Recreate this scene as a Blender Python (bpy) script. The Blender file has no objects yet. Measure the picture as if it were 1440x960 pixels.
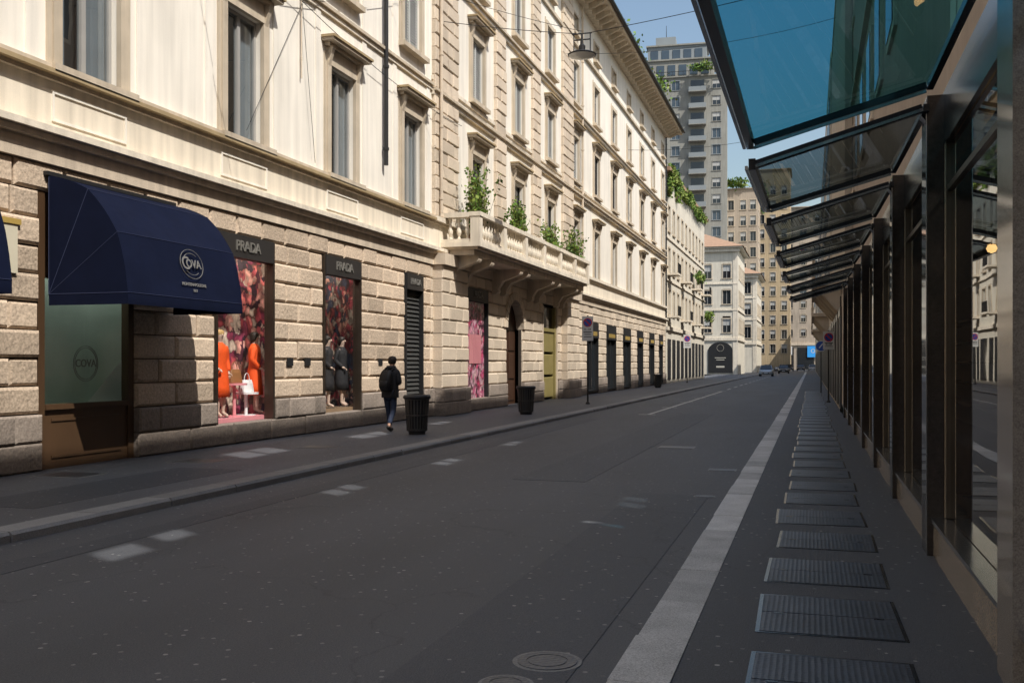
import bpy, bmesh, math, random
from mathutils import Vector, Matrix
R=random.Random(11)
S=bpy.context.scene
COL=S.collection
rad=math.radians
# ------------------------------------------------------------------ materials
MATS={}
def mk(name,base,rough=.75,metal=0,var=.12,vs=2.0,isl=0,fine=0,fs=60,bump=0,bs=40,spec=.4,streak=0,dirt=None,emis=0,stretch=None):
    m=bpy.data.materials.new(name); m.use_nodes=True
    nt=m.node_tree; N=nt.nodes; L=nt.links
    b=N['Principled BSDF']; b.inputs['Roughness'].default_value=rough; b.inputs['Metallic'].default_value=metal
    b.inputs['Specular IOR Level'].default_value=spec
    g=N.new('ShaderNodeNewGeometry'); pos=g.outputs['Position']
    if stretch:
        vm=N.new('ShaderNodeVectorMath'); vm.operation='MULTIPLY'; vm.inputs[1].default_value=stretch
        L.new(pos,vm.inputs[0]); pos2=vm.outputs[0]
    else: pos2=pos
    cur=None
    def add(sock,amt):
        nonlocal cur
        a=N.new('ShaderNodeMath'); a.operation='SUBTRACT'; L.new(sock,a.inputs[0]); a.inputs[1].default_value=.5
        q=N.new('ShaderNodeMath'); q.operation='MULTIPLY_ADD'; L.new(a.outputs[0],q.inputs[0]); q.inputs[1].default_value=2*amt
        if cur is None: q.inputs[2].default_value=1.0
        else: L.new(cur,q.inputs[2])
        cur=q.outputs[0]
    def noise(sc,det=4,p=None):
        n=N.new('ShaderNodeTexNoise'); n.inputs['Scale'].default_value=sc; n.inputs['Detail'].default_value=det
        L.new(p if p is not None else pos2,n.inputs['Vector']); return n.outputs['Fac']
    if var: add(noise(vs,5),var*1.6)
    if isl: add(g.outputs['Random Per Island'],isl)
    if fine: add(noise(fs,3,pos),fine*1.5)
    if streak:
        v2=N.new('ShaderNodeVectorMath'); v2.operation='MULTIPLY'; v2.inputs[1].default_value=(4,4,.25); L.new(pos,v2.inputs[0])
        add(noise(1.3,5,v2.outputs[0]),streak*1.6)
    if dirt:
        sp=N.new('ShaderNodeSeparateXYZ'); L.new(pos,sp.inputs[0])
        mr=N.new('ShaderNodeMapRange'); L.new(sp.outputs['Z'],mr.inputs[0]); mr.inputs[1].default_value=dirt[0]; mr.inputs[2].default_value=dirt[1]; mr.inputs[3].default_value=dirt[2]; mr.inputs[4].default_value=1
        if cur is None: cur=mr.outputs[0]
        else:
            q=N.new('ShaderNodeMath'); q.operation='MULTIPLY'; L.new(cur,q.inputs[0]); L.new(mr.outputs[0],q.inputs[1]); cur=q.outputs[0]
    if cur is not None:
        sc=N.new('ShaderNodeVectorMath'); sc.operation='SCALE'; sc.inputs[0].default_value=base; L.new(cur,sc.inputs['Scale'])
        L.new(sc.outputs[0],b.inputs['Base Color'])
    else: b.inputs['Base Color'].default_value=(*base,1)
    if bump:
        bn=N.new('ShaderNodeBump'); bn.inputs['Strength'].default_value=bump; bn.inputs['Distance'].default_value=.02
        L.new(noise(bs,6,pos),bn.inputs['Height']); L.new(bn.outputs[0],b.inputs['Normal'])
    if emis:
        b.inputs['Emission Color'].default_value=(*base,1); b.inputs['Emission Strength'].default_value=emis
    MATS[name]=m; return m
def mk_glass(name,tint,f0=.05,refl=(.9,.95,1),rough=.01,wave=0):
    m=bpy.data.materials.new(name); m.use_nodes=True; nt=m.node_tree; N=nt.nodes; L=nt.links
    N.remove(N['Principled BSDF'])
    t=N.new('ShaderNodeBsdfTransparent'); t.inputs[0].default_value=(*tint,1)
    g=N.new('ShaderNodeBsdfGlossy'); g.inputs['Color'].default_value=(*refl,1); g.inputs['Roughness'].default_value=rough
    ge=N.new('ShaderNodeNewGeometry')
    d=N.new('ShaderNodeVectorMath'); d.operation='DOT_PRODUCT'; L.new(ge.outputs['Incoming'],d.inputs[0]); L.new(ge.outputs['Normal'],d.inputs[1])
    def mth(op,a,b_=None,c=None):
        n=N.new('ShaderNodeMath'); n.operation=op
        for i,v in enumerate((a,b_,c)):
            if v is None: continue
            if isinstance(v,(int,float)): n.inputs[i].default_value=v
            else: L.new(v,n.inputs[i])
        return n.outputs[0]
    c=mth('ABSOLUTE',d.outputs['Value']); c=mth('SUBTRACT',1.0,c); c=mth('POWER',c,5.0); c=mth('MULTIPLY_ADD',c,1-f0,f0)
    if wave:
        n=N.new('ShaderNodeTexNoise'); n.inputs['Scale'].default_value=.7; L.new(ge.outputs['Position'],n.inputs['Vector'])
        bn=N.new('ShaderNodeBump'); bn.inputs['Strength'].default_value=wave; bn.inputs['Distance'].default_value=.02; L.new(n.outputs['Fac'],bn.inputs['Height']); L.new(bn.outputs[0],g.inputs['Normal'])
    x=N.new('ShaderNodeMixShader'); L.new(c,x.inputs[0]); L.new(t.outputs[0],x.inputs[1]); L.new(g.outputs[0],x.inputs[2])
    L.new(x.outputs[0],N['Material Output'].inputs[0]); MATS[name]=m; return m
def mk_floral(name,cols,scale=3.0,emis=0):
    m=bpy.data.materials.new(name); m.use_nodes=True; nt=m.node_tree; N=nt.nodes; L=nt.links
    b=N['Principled BSDF']; b.inputs['Roughness'].default_value=.6
    g=N.new('ShaderNodeNewGeometry')
    n=N.new('ShaderNodeTexNoise'); n.inputs['Scale'].default_value=2.5; n.inputs['Detail'].default_value=3; L.new(g.outputs['Position'],n.inputs['Vector'])
    mx=N.new('ShaderNodeVectorMath'); mx.operation='MULTIPLY_ADD'; L.new(n.outputs['Color'],mx.inputs[0]); mx.inputs[1].default_value=(.9,.9,.9); L.new(g.outputs['Position'],mx.inputs[2])
    v=N.new('ShaderNodeTexVoronoi'); v.inputs['Scale'].default_value=scale; L.new(mx.outputs[0],v.inputs['Vector'])
    s=N.new('ShaderNodeSeparateXYZ'); L.new(v.outputs['Color'],s.inputs[0])
    r=N.new('ShaderNodeValToRGB'); r.color_ramp.interpolation='CONSTANT'
    L.new(s.outputs[0],r.inputs[0])
    e=r.color_ramp.elements; e[0].position=0; e[0].color=(*cols[0],1); e[1].position=1/len(cols); e[1].color=(*cols[1],1)
    for i in range(2,len(cols)):
        q=e.new(i/len(cols)); q.color=(*cols[i],1)
    d=N.new('ShaderNodeMapRange'); L.new(v.outputs['Distance'],d.inputs[0]); d.inputs[1].default_value=0; d.inputs[2].default_value=.75; d.inputs[3].default_value=1.25; d.inputs[4].default_value=.3
    sc=N.new('ShaderNodeVectorMath'); sc.operation='SCALE'; L.new(r.outputs[0],sc.inputs[0]); L.new(d.outputs[0],sc.inputs['Scale'])
    L.new(sc.outputs[0],b.inputs['Base Color'])
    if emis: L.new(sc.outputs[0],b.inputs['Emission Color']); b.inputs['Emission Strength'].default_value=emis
    MATS[name]=m; return m
def mk_asphalt(name,base):
    m=mk(name,base,rough=.58,var=.30,vs=.45,fine=.5,fs=80,bump=.5,bs=110,spec=.5,stretch=(1.5,.3,1))
    nt=m.node_tree;N=nt.nodes;L=nt.links;b=N['Principled BSDF']
    src=b.inputs['Base Color'].links[0].from_socket
    g=N.new('ShaderNodeNewGeometry')
    v=N.new('ShaderNodeTexVoronoi'); v.inputs['Scale'].default_value=10; L.new(g.outputs['Position'],v.inputs['Vector'])
    c=N.new('ShaderNodeMath'); c.operation='LESS_THAN'; c.inputs[1].default_value=.15; L.new(v.outputs['Distance'],c.inputs[0])
    s=N.new('ShaderNodeSeparateXYZ'); L.new(v.outputs['Color'],s.inputs[0])
    k=N.new('ShaderNodeMath'); k.operation='MULTIPLY'; L.new(c.outputs[0],k.inputs[0]); L.new(s.outputs[1],k.inputs[1])
    k2=N.new('ShaderNodeMath'); k2.operation='POWER'; L.new(k.outputs[0],k2.inputs[0]); k2.inputs[1].default_value=2.2
    mx=N.new('ShaderNodeMix'); mx.data_type='RGBA'; L.new(k2.outputs[0],mx.inputs['Factor']); L.new(src,mx.inputs[6]); mx.inputs[7].default_value=(.36,.35,.34,1)
    v2=N.new('ShaderNodeTexVoronoi'); v2.feature='DISTANCE_TO_EDGE'; v2.inputs['Scale'].default_value=.33
    n=N.new('ShaderNodeTexNoise'); n.inputs['Scale'].default_value=1.2; n.inputs['Detail'].default_value=6; L.new(g.outputs['Position'],n.inputs['Vector'])
    ad=N.new('ShaderNodeVectorMath'); ad.operation='MULTIPLY_ADD'; L.new(n.outputs['Color'],ad.inputs[0]); ad.inputs[1].default_value=(1.6,1.6,0); L.new(g.outputs['Position'],ad.inputs[2])
    L.new(ad.outputs[0],v2.inputs['Vector'])
    mr=N.new('ShaderNodeMapRange'); L.new(v2.outputs['Distance'],mr.inputs[0]); mr.inputs[1].default_value=0; mr.inputs[2].default_value=.006; mr.inputs[3].default_value=.68; mr.inputs[4].default_value=1
    sc=N.new('ShaderNodeVectorMath'); sc.operation='SCALE'; L.new(mx.outputs[2],sc.inputs[0]); L.new(mr.outputs[0],sc.inputs['Scale'])
    L.new(sc.outputs[0],b.inputs['Base Color'])
mk_asphalt('asphalt',(.068,.073,.084)); mk_asphalt('walk_asphalt',(.050,.056,.069)); mk_asphalt('pavement_asphalt',(.092,.097,.110))
mk('ground',(.08,.08,.08))
mk('granite',(.46,.455,.45),rough=.6,var=.22,vs=3,isl=.22,fine=.6,fs=120,bump=.2)
mk('kerb',(.21,.21,.21),rough=.6,var=.15,vs=3,isl=.22,fine=.4,fs=100,bump=.3)
mk('paint',(.5,.5,.48),var=.3,vs=8,fine=.3,fs=30)
mk('rustic',(.55,.435,.325),rough=.85,var=.15,vs=1.2,isl=.22,fine=.36,fs=26,bump=1.0,bs=14,dirt=(.0,1.4,.66))
mk('rustic2',(.61,.51,.395),rough=.85,var=.12,vs=1.2,isl=.16,fine=.2,fs=35,bump=.6,bs=22,dirt=(.0,1.6,.72))
mk('plinth',(.29,.24,.20),rough=.8,var=.24,vs=2,isl=.2,fine=.35,fs=28,bump=1.0,bs=12,dirt=(0,.8,.6))
mk('mortar',(.06,.046,.037),var=.2)
mk('band',(.58,.485,.375),rough=.8,var=.18,vs=1.5,streak=.26,fine=.16,bump=.3)
mk('band_pale',(.70,.625,.51),rough=.8,var=.14,vs=1.5,streak=.24,bump=.2)
mk('plaster',(.82,.77,.68),rough=.9,var=.08,vs=.8,streak=.14,fine=.05,bump=.15,bs=60)
mk('plaster_dado',(.75,.67,.545),rough=.9,var=.1,vs=.8,streak=.22,fine=.05,bump=.15,bs=60)
mk('plaster2',(.78,.73,.64),rough=.9,var=.08,vs=.7,streak=.15,bump=.12,bs=60)
mk('trim',(.52,.44,.335),rough=.8,var=.16,vs=2,streak=.2)
mk('trim_ochre',(.36,.27,.15),rough=.8,var=.15,vs=2,streak=.15)
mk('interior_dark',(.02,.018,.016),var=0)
mk('frame_dark',(.03,.027,.025),rough=.5,var=.1)
mk('frame_grey',(.34,.33,.31),rough=.6,var=.1)
mk('shutter',(.46,.46,.44),rough=.6,var=.08,isl=.08)
mk('shutter_dark',(.05,.05,.048),rough=.55,var=.1,isl=.1)
mk('curtain',(.28,.30,.32),rough=.9,var=.1)
mk('win_dark',(.02,.024,.028),rough=.04,var=0,spec=.8)
mk('win_blue',(.05,.07,.09),rough=.06,var=.3,vs=.4,spec=.8)
mk('bronze',(.09,.072,.056),rough=.28,metal=.7,var=.15,vs=4)
mk('bronze_light',(.50,.40,.29),rough=.25,metal=.8,var=.15,vs=3)
mk('ledge',(.30,.25,.20),rough=.14,var=.2,vs=3,fine=.25,spec=.7)
mk('brown_wood',(.075,.042,.022),rough=.4,var=.2,vs=3,stretch=(1,1,.2))
mk('door_wood',(.055,.026,.015),rough=.4,var=.3,vs=4,stretch=(4,4,.4))
mk('olive',(.25,.205,.075),rough=.5,var=.12)
mk('black',(.018,.018,.019),rough=.5,var=.1)
mk('iron',(.028,.028,.029),rough=.45,metal=.3,var=.1); mk('iron_slat',(.075,.073,.07),rough=.4,metal=.5,var=.2)
mk('steel',(.50,.52,.54),rough=.18,metal=.95,var=.15)
mk('steel_dark',(.045,.047,.052),rough=.2,metal=.6,var=.15)
mk('polished_granite',(.034,.027,.023),rough=.05,var=.25,vs=25,fine=.4,fs=140,spec=.6)
mk('granite_reflecting',(.20,.175,.155),rough=.10,var=.25,vs=25,fine=.5,fs=140,spec=.7)  # polished granite with its reflections put into a paler base, near columns only
mk('right_wall',(.34,.265,.20),rough=.85,var=.15,vs=.8,streak=.12,isl=0)
mk('right_stone',(.44,.36,.27),rough=.85,var=.15,vs=.8,streak=.12)
mk('navy',(.0045,.0075,.024),rough=.9,var=.18,vs=3,fine=.12,fs=200,bump=.1,bs=200,spec=.12)
mk('piping',(.035,.045,.10),rough=.7,var=0)
mk('letter_cream',(.50,.47,.40),rough=.5,var=0); mk('letter_dim',(.19,.185,.175),rough=.5,var=0); mk('letter_grey',(.20,.19,.17),rough=.45,metal=.2,var=0)
mk('letter_gold',(.52,.36,.10),rough=.4,metal=.2,var=0)
mk('cream_sign',(.6,.55,.42),var=.05)
mk('leaf',(.085,.16,.025),rough=.6,var=.25,vs=2.5,isl=.5,spec=.3)
mk('leaf_pale',(.16,.21,.04),rough=.6,var=.25,vs=2.5,isl=.5,spec=.3)
mk('bark',(.10,.07,.04),var=.2)
mk('pot',(.20,.11,.06),var=.15)
mk('tile',(.33,.21,.14),rough=.85,var=.15,vs=2,isl=.3)
mk('tower',(.27,.265,.235),rough=.85,var=.2,vs=.3,streak=.2)
mk('tower_grey',(.24,.265,.275),rough=.85,var=.1,vs=.3)
mk('far_stone',(.40,.335,.265),rough=.85,var=.22,vs=.3,streak=.22)
mk('far_ochre',(.45,.35,.22),rough=.85,var=.22,vs=.3,streak=.22)
mk('far_cream',(.64,.59,.49),rough=.85,var=.12,vs=.5,streak=.16)
mk('skin',(.50,.30,.21),rough=.5,var=.05); mk('hair',(.02,.015,.012),rough=.6,var=.2,vs=30); mk('blonde',(.5,.33,.13),rough=.6,var=.2,vs=30)
mk('coat_black',(.020,.020,.023),rough=.8,var=.3,vs=10,bump=.3,bs=18); mk('jeans',(.022,.032,.062),rough=.85,var=.25,vs=12,bump=.2,bs=25)
mk('pack',(.010,.010,.012),rough=.5,var=.2); mk('shoe',(.012,.011,.010),rough=.5,var=0)
mk('orange_cloth',(.85,.10,.012),rough=.75,var=.12,vs=6,bump=.2,bs=15); mk('mannequin_skin',(.6,.45,.36),rough=.4,var=0)
mk('pink',(.75,.30,.33),rough=.6,var=.05); mk('white_gloss',(.8,.8,.8),rough=.3,var=0); mk('tan_leather',(.28,.13,.05),rough=.5,var=.1)
mk('sign_blue',(.02,.07,.33),rough=.4,var=0); mk('sign_red',(.5,.02,.02),rough=.4,var=0); mk('sign_white',(.62,.62,.60),rough=.5,var=.03)
mk('car_silver',(.45,.46,.48),rough=.25,metal=.5,var=0); mk('car_dark',(.03,.03,.035),rough=.2,var=0,spec=.7); mk('car_white',(.65,.65,.65),rough=.3,var=0)
mk('tyre',(.02,.02,.02),var=0); mk('lamp_red',(.4,.01,.01),rough=.2,var=0); mk('lamp_clear',(.6,.6,.58),rough=.15,var=0)
mk('warm_lamp',(1,.66,.28),var=0,emis=5); mk('display_lamp',(1,.88,.74),var=0,emis=16); mk('dim_lamp',(.9,1,.92),var=0,emis=5)
mk('screen_blue',(.03,.25,.6),var=0,emis=.4); mk('screen_pale',(.5,.5,.5),var=.4,vs=3,emis=.3)
mk('floor_warm',(.34,.23,.14),rough=.2,var=.15)
mk('shop_wood',(.15,.095,.06),rough=.4,var=.2,isl=.3); mk('shop_grey',(.46,.52,.47),rough=.5,var=.3,vs=.8)
mk_floral('floral_dark',[(.10,.03,.05),(.48,.08,.10),(.80,.42,.34),(.04,.025,.04),(.85,.24,.22),(.28,.13,.10),(.70,.58,.46),(.30,.05,.10)],4.6,.15)  # print given a faint glow of its own to brighten the display
mk_floral('floral_deep',[(.03,.02,.03),(.34,.05,.07),(.50,.24,.18),(.03,.04,.07),(.14,.03,.03),(.30,.25,.20)],5.5,.12)  # faint emission added here too, so the backdrop looks lit
mk_floral('floral_pink',[(.80,.16,.33),(.95,.42,.55),(.12,.03,.06),(.85,.50,.60),(.75,.08,.20),(.95,.6,.62)],5)
mk_glass('glass_shop',(.95,.95,.95),.05); mk_glass('glass_store',(.50,.45,.39),.24,(.95,.95,.94),wave=.10)
mk_glass('glass_win',(.75,.8,.82),.18,wave=.1)
mk_glass('glass_canopy',(.13,.43,.53),.06); mk_glass('glass_canopy_dark',(.31,.38,.40),.12)
mk_glass('glass_tint',(.85,.90,.86),.10,wave=.1)
m=mk('hatch',(.075,.084,.102),rough=.40,metal=.55,var=.35,vs=2.5,isl=.15,fine=.35,fs=45)
nt=m.node_tree; ch=nt.nodes.new('ShaderNodeTexVoronoi'); ch.inputs['Scale'].default_value=30; ch.inputs['Randomness'].default_value=.15
g=nt.nodes.new('ShaderNodeNewGeometry'); nt.links.new(g.outputs['Position'],ch.inputs['Vector'])
bn=nt.nodes.new('ShaderNodeBump'); bn.inputs['Strength'].default_value=.35; bn.inputs['Distance'].default_value=.01
nt.links.new(ch.outputs['Distance'],bn.inputs['Height']); nt.links.new(bn.outputs[0],nt.nodes['Principled BSDF'].inputs['Normal'])
# ------------------------------------------------------------------ mesh tools
WO={}
class MB:
    def __init__(s): s.v=[];s.f=[];s.m=[];s.mi={};s.ml=[]
    def mid(s,n):
        if n not in s.mi: s.mi[n]=len(s.ml); s.ml.append(n)
        return s.mi[n]
    def add(s,vs,fs,m):
        o=len(s.v); s.v+=[tuple(p) for p in vs]; k=s.mid(m)
        for f in fs: s.f.append([i+o for i in f]); s.m.append(k)
    def box(s,x0,x1,y0,y1,z0,z1,m):
        if x0>x1:x0,x1=x1,x0
        if y0>y1:y0,y1=y1,y0
        if z0>z1:z0,z1=z1,z0
        s.add([(x0,y0,z0),(x1,y0,z0),(x1,y1,z0),(x0,y1,z0),(x0,y0,z1),(x1,y0,z1),(x1,y1,z1),(x0,y1,z1)],
              [(3,2,1,0),(4,5,6,7),(0,1,5,4),(1,2,6,5),(2,3,7,6),(3,0,4,7)],m)
    def pane(s,x,y0,y1,z0,z1,m): s.add([(x,y0,z0),(x,y1,z0),(x,y1,z1),(x,y0,z1)],[(0,1,2,3)],m)
    def block(s,xb,xf,y0,y1,z0,z1,c,m):
        xm=xf-c
        vs=[(xb,y0,z0),(xb,y1,z0),(xb,y1,z1),(xb,y0,z1),(xm,y0,z0),(xm,y1,z0),(xm,y1,z1),(xm,y0,z1),
            (xf,y0+c,z0+c),(xf,y1-c,z0+c),(xf,y1-c,z1-c),(xf,y0+c,z1-c)]
        s.add(vs,[(8,9,10,11),(4,5,9,8),(5,6,10,9),(6,7,11,10),(7,4,8,11),(0,1,5,4),(1,2,6,5),(2,3,7,6),(3,0,4,7)],m)
    def cyl(s,p0,p1,r0,r1,n,m,cap=True):
        p0=Vector(p0);p1=Vector(p1);d=(p1-p0).normalized()
        a=d.orthogonal().normalized();b=d.cross(a)
        vs=[];
        for p,r in((p0,r0),(p1,r1)):
            for i in range(n):
                t=2*math.pi*i/n; vs.append(p+a*math.cos(t)*r+b*math.sin(t)*r)
        fs=[(i,(i+1)%n,n+(i+1)%n,n+i) for i in range(n)]
        if cap: fs+= [tuple(range(n-1,-1,-1)),tuple(range(n,2*n))]
        s.add(vs,fs,m)
    def beam(s,p0,p1,w,h,m,up=(0,0,1)):
        p0=Vector(p0);p1=Vector(p1);d=(p1-p0).normalized();u=Vector(up)
        a=d.cross(u).normalized();b=a.cross(d)
        vs=[p+a*x*w/2+b*y*h/2 for p in(p0,p1) for x,y in((-1,-1),(1,-1),(1,1),(-1,1))]
        s.add(vs,[(3,2,1,0),(4,5,6,7),(0,1,5,4),(1,2,6,5),(2,3,7,6),(3,0,4,7)],m)
    def lathe(s,c,prof,n,m):
        vs=[];k=len(prof)
        for r,z in prof:
            for i in range(n):
                t=2*math.pi*i/n; vs.append((c[0]+r*math.cos(t),c[1]+r*math.sin(t),c[2]+z))
        fs=[(j*n+i,j*n+(i+1)%n,(j+1)*n+(i+1)%n,(j+1)*n+i) for j in range(k-1) for i in range(n)]
        s.add(vs,fs,m)
    def rings(s,rs,m,n=16,cap=True,p=2.0):
        vs=[]
        for (cx,cy,cz,rx,ry) in rs:
            for i in range(n):
                t=2*math.pi*i/n; c=math.cos(t); q=math.sin(t)
                vs.append((cx+rx*math.copysign(abs(c)**(2/p),c),cy+ry*math.copysign(abs(q)**(2/p),q),cz))
        k=len(rs)
        fs=[(j*n+i,j*n+(i+1)%n,(j+1)*n+(i+1)%n,(j+1)*n+i) for j in range(k-1) for i in range(n)]
        if cap: fs+=[tuple(range(n-1,-1,-1)),tuple(range((k-1)*n,k*n))]
        s.add(vs,fs,m)
    def tube(s,pts,rs,m,n=8):
        for i in range(len(pts)-1): s.cyl(pts[i],pts[i+1],rs[i],rs[i+1],n,m)
    def prism_y(s,poly,y0,y1,m):
        n=len(poly); vs=[(x,y0,z) for x,z in poly]+[(x,y1,z) for x,z in poly]
        fs=[(i,(i+1)%n,n+(i+1)%n,n+i) for i in range(n)]+[tuple(range(n-1,-1,-1)),tuple(range(n,2*n))]
        s.add(vs,fs,m)
    def prism_x(s,poly,x0,x1,m):
        n=len(poly); vs=[(x0,y,z) for y,z in poly]+[(x1,y,z) for y,z in poly]
        fs=[(i,(i+1)%n,n+(i+1)%n,n+i) for i in range(n)]+[tuple(range(n-1,-1,-1)),tuple(range(n,2*n))]
        s.add(vs,fs,m)
    def wall(s,xb,xf,y0,y1,z0,z1,ops,m):
        ops=[(max(a,y0),min(b,y1),max(c,z0),min(d,z1)) for a,b,c,d in ops if b>y0 and a<y1 and d>z0 and c<z1]
        ys=sorted({y0,y1}|{o[0] for o in ops}|{o[1] for o in ops}); zs=sorted({z0,z1}|{o[2] for o in ops}|{o[3] for o in ops})
        def solid(i,j):
            if i<0 or j<0 or i>=len(ys)-1 or j>=len(zs)-1: return False
            cy=(ys[i]+ys[i+1])/2; cz=(zs[j]+zs[j+1])/2
            return not any(o[0]<cy<o[1] and o[2]<cz<o[3] for o in ops)
        V={};vs=[];fs=[]
        def vid(x,y,z):
            k=(x,y,z)
            if k not in V: V[k]=len(vs); vs.append(k)
            return V[k]
        for i in range(len(ys)-1):
            for j in range(len(zs)-1):
                if not solid(i,j): continue
                a,b,c,d=ys[i],ys[i+1],zs[j],zs[j+1]
                fs.append([vid(xf,a,c),vid(xf,b,c),vid(xf,b,d),vid(xf,a,d)])
                fs.append([vid(xb,a,d),vid(xb,b,d),vid(xb,b,c),vid(xb,a,c)])
                if not solid(i-1,j): fs.append([vid(xb,a,c),vid(xf,a,c),vid(xf,a,d),vid(xb,a,d)])
                if not solid(i+1,j): fs.append([vid(xf,b,c),vid(xb,b,c),vid(xb,b,d),vid(xf,b,d)])
                if not solid(i,j-1): fs.append([vid(xb,b,c),vid(xf,b,c),vid(xf,a,c),vid(xb,a,c)])
                if not solid(i,j+1): fs.append([vid(xb,a,d),vid(xf,a,d),vid(xf,b,d),vid(xb,b,d)])
        s.add(vs,fs,m)
    def leaves(s,c,r,n,size,m,clumps=0):
        cs=[]
        if clumps:
            for _ in range(clumps):
                while True:
                    p=Vector((R.uniform(-1,1),R.uniform(-1,1),R.uniform(-1,1)))
                    if p.length<1: break
                cs.append(p)
        for _ in range(n):
            if cs:
                q=R.choice(cs); p=q+Vector((R.gauss(0,.2),R.gauss(0,.2),R.gauss(0,.2)))
            else:
                p=Vector((R.uniform(-1,1),R.uniform(-1,1),R.uniform(-1,1)))
            p=Vector((c[0]+p.x*r[0],c[1]+p.y*r[1],c[2]+p.z*r[2]))
            d=Vector((R.gauss(0,1),R.gauss(0,1),R.gauss(0,.7))).normalized(); e=d.orthogonal().normalized()
            e=Matrix.Rotation(R.uniform(0,6.3),3,d)@e
            L=size*R.uniform(.6,1.3); W=L*.35
            s.add([p,p+e*L*.5+d.cross(e)*W,p+e*L,p+e*L*.5-d.cross(e)*W],[(0,1,2,3)],m)
    def mesh(s,me,m,M=None):
        vs=[(M@v.co if M else v.co.copy()) for v in me.vertices]
        s.add(vs,[tuple(p.vertices) for p in me.polygons],m)
    def obj(s,name,parent=None,smooth=False,M=None,link=True,**kw):
        me=bpy.data.meshes.new(name)
        o=WO.get(parent.name,Vector()) if parent else Vector()
        vs=[Vector(v) for v in s.v]
        if M: vs=[M@v for v in vs]
        org=Vector()
        if not parent and link:
            xs=[v.x for v in vs];ys=[v.y for v in vs];zs=[v.z for v in vs]
            org=Vector(((min(xs)+max(xs))/2,(min(ys)+max(ys))/2,min(zs))); o=org
        me.from_pydata([v-o for v in vs],[],s.f)
        for n in s.ml: me.materials.append(MATS[n])
        me.polygons.foreach_set('material_index',s.m)
        if smooth: me.polygons.foreach_set('use_smooth',[True]*len(s.f))
        me.update()
        ob=bpy.data.objects.new(name,me)
        if link: COL.objects.link(ob)
        if parent: ob.parent=parent; KIDS.setdefault(parent.name,[]).append(ob)
        else: ob.location=org
        WO[ob.name]=o if parent else Vector(o)
        for k,v in kw.items(): ob[k]=v
        return ob
KIDS={}
def root(name,loc,label,cat,rot=0,local=False,group=None):
    e=bpy.data.objects.new(name,None); e.empty_display_size=.3; e.location=loc; e.rotation_euler=(0,0,rot)
    COL.objects.link(e); e['label']=label; e['category']=cat
    if group: e['group']=group
    WO[e.name]=Vector() if local else Vector(loc)
    return e
def dup(src,parent=None,M=None,loc=None):
    n=src.copy(); COL.objects.link(n)
    if parent is not None: n.parent=parent; KIDS.setdefault(parent.name,[]).append(n)
    if M is not None: n.matrix_local=M
    elif loc is not None: n.location=loc
    for k in KIDS.get(src.name,[]):
        dup(k,n)
    return n
def textmesh(t,size,ext=.01,off=0.0,align='CENTER'):
    c=bpy.data.curves.new('t','FONT'); c.body=t; c.size=size; c.extrude=ext; c.offset=off; c.align_x=align; c.align_y='CENTER'
    o=bpy.data.objects.new('t',c); COL.objects.link(o)
    dg=bpy.context.evaluated_depsgraph_get(); me=bpy.data.meshes.new_from_object(o.evaluated_get(dg))
    bpy.data.objects.remove(o); return me
def TM(p,up=(0,0,1),out=(1,0,0)):
    u=Vector(up).normalized();w=Vector(out).normalized();r=u.cross(w)
    return Matrix(((r.x,u.x,w.x,p[0]),(r.y,u.y,w.y,p[1]),(r.z,u.z,w.z,p[2]),(0,0,0,1)))
def Rz(a): return Matrix.Rotation(rad(a),4,'Z')
def T(x,y,z): return Matrix.Translation((x,y,z))
def structure(mb,name):
    return mb.obj(name,kind='structure',label=name.replace('_',' '))
# ------------------------------------------------------------------ ground
b=MB(); b.box(-1500,1500,-1500,1500,-.6,-.2,'ground'); structure(b,'ground')
b=MB(); b.box(-7.3,-.98,-60,262,-.3,-.1,'asphalt'); structure(b,'road')
b=MB(); b.box(-.7,1.5,-60,262,-.3,-.035,'walk_asphalt'); structure(b,'pavement')
b=MB()
y=-8
while y<200:
    l=R.uniform(.8,1.1); b.box(-1.0+R.uniform(-.008,.008),-.69,y,y+l-.008,-.3,-.03+R.uniform(-.002,.002),'granite'); y+=l
structure(b,'granite_edging')
b=MB()
y=0
while y<190:
    l=R.uniform(1.1,1.5); j=R.uniform(-.012,.012)
    b.prism_y([(-7.62,-.3),(-7.28+j,-.3),(-7.28+j,-.03),(-7.31+j,.003),(-7.62,.003)],y,y+l-.014,'kerb'); y+=l
structure(b,'kerb')
b=MB(); b.box(-13.5,-7.625,-60,190,-.3,0,'pavement_asphalt'); structure(b,'left_pavement')
b=MB(); b.box(-60,-7.3,190,262,-.3,-.06,'asphalt'); structure(b,'side_street')
b=MB()
b.box(-5.25,-5.13,33,62,-.12,-.096,'paint')
for q in (33,38.5,44,49.5,55,61.9): b.box(-5.5,-4.95,q,q+.12,-.12,-.092,'paint')
for q in range(66,140,6): b.box(-5.25,-5.13,q,q+3,-.12,-.096,'paint')
structure(b,'parking_line_marking')
b=MB(); b.box(-6.6,-6.25,2,30,-.12,-.097,'walk_asphalt'); b.box(-4.2,-3.1,14,34,-.12,-.0965,'walk_asphalt'); b.box(-9.3,-8.2,9,13.2,-.02,.003,'walk_asphalt'); b.box(-2.2,-1.25,2,13,-.12,-.0967,'walk_asphalt'); structure(b,'repaired_asphalt')
def hatch():
    b=MB(); z=-.0345
    b.box(-.43,.43,0,1.06,z-.01,z+.003,'steel_dark')
    b.box(-.405,.405,.025,.52,z,z+.006,'hatch'); b.box(-.405,.405,.535,1.035,z,z+.006,'hatch')
    for q in(-.3,.3): b.box(q-.03,q+.03,.49,.515,z+.006,z+.008,'steel_dark')
    return b.obj('pavement_hatch',link=False)
h=hatch()
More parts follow.
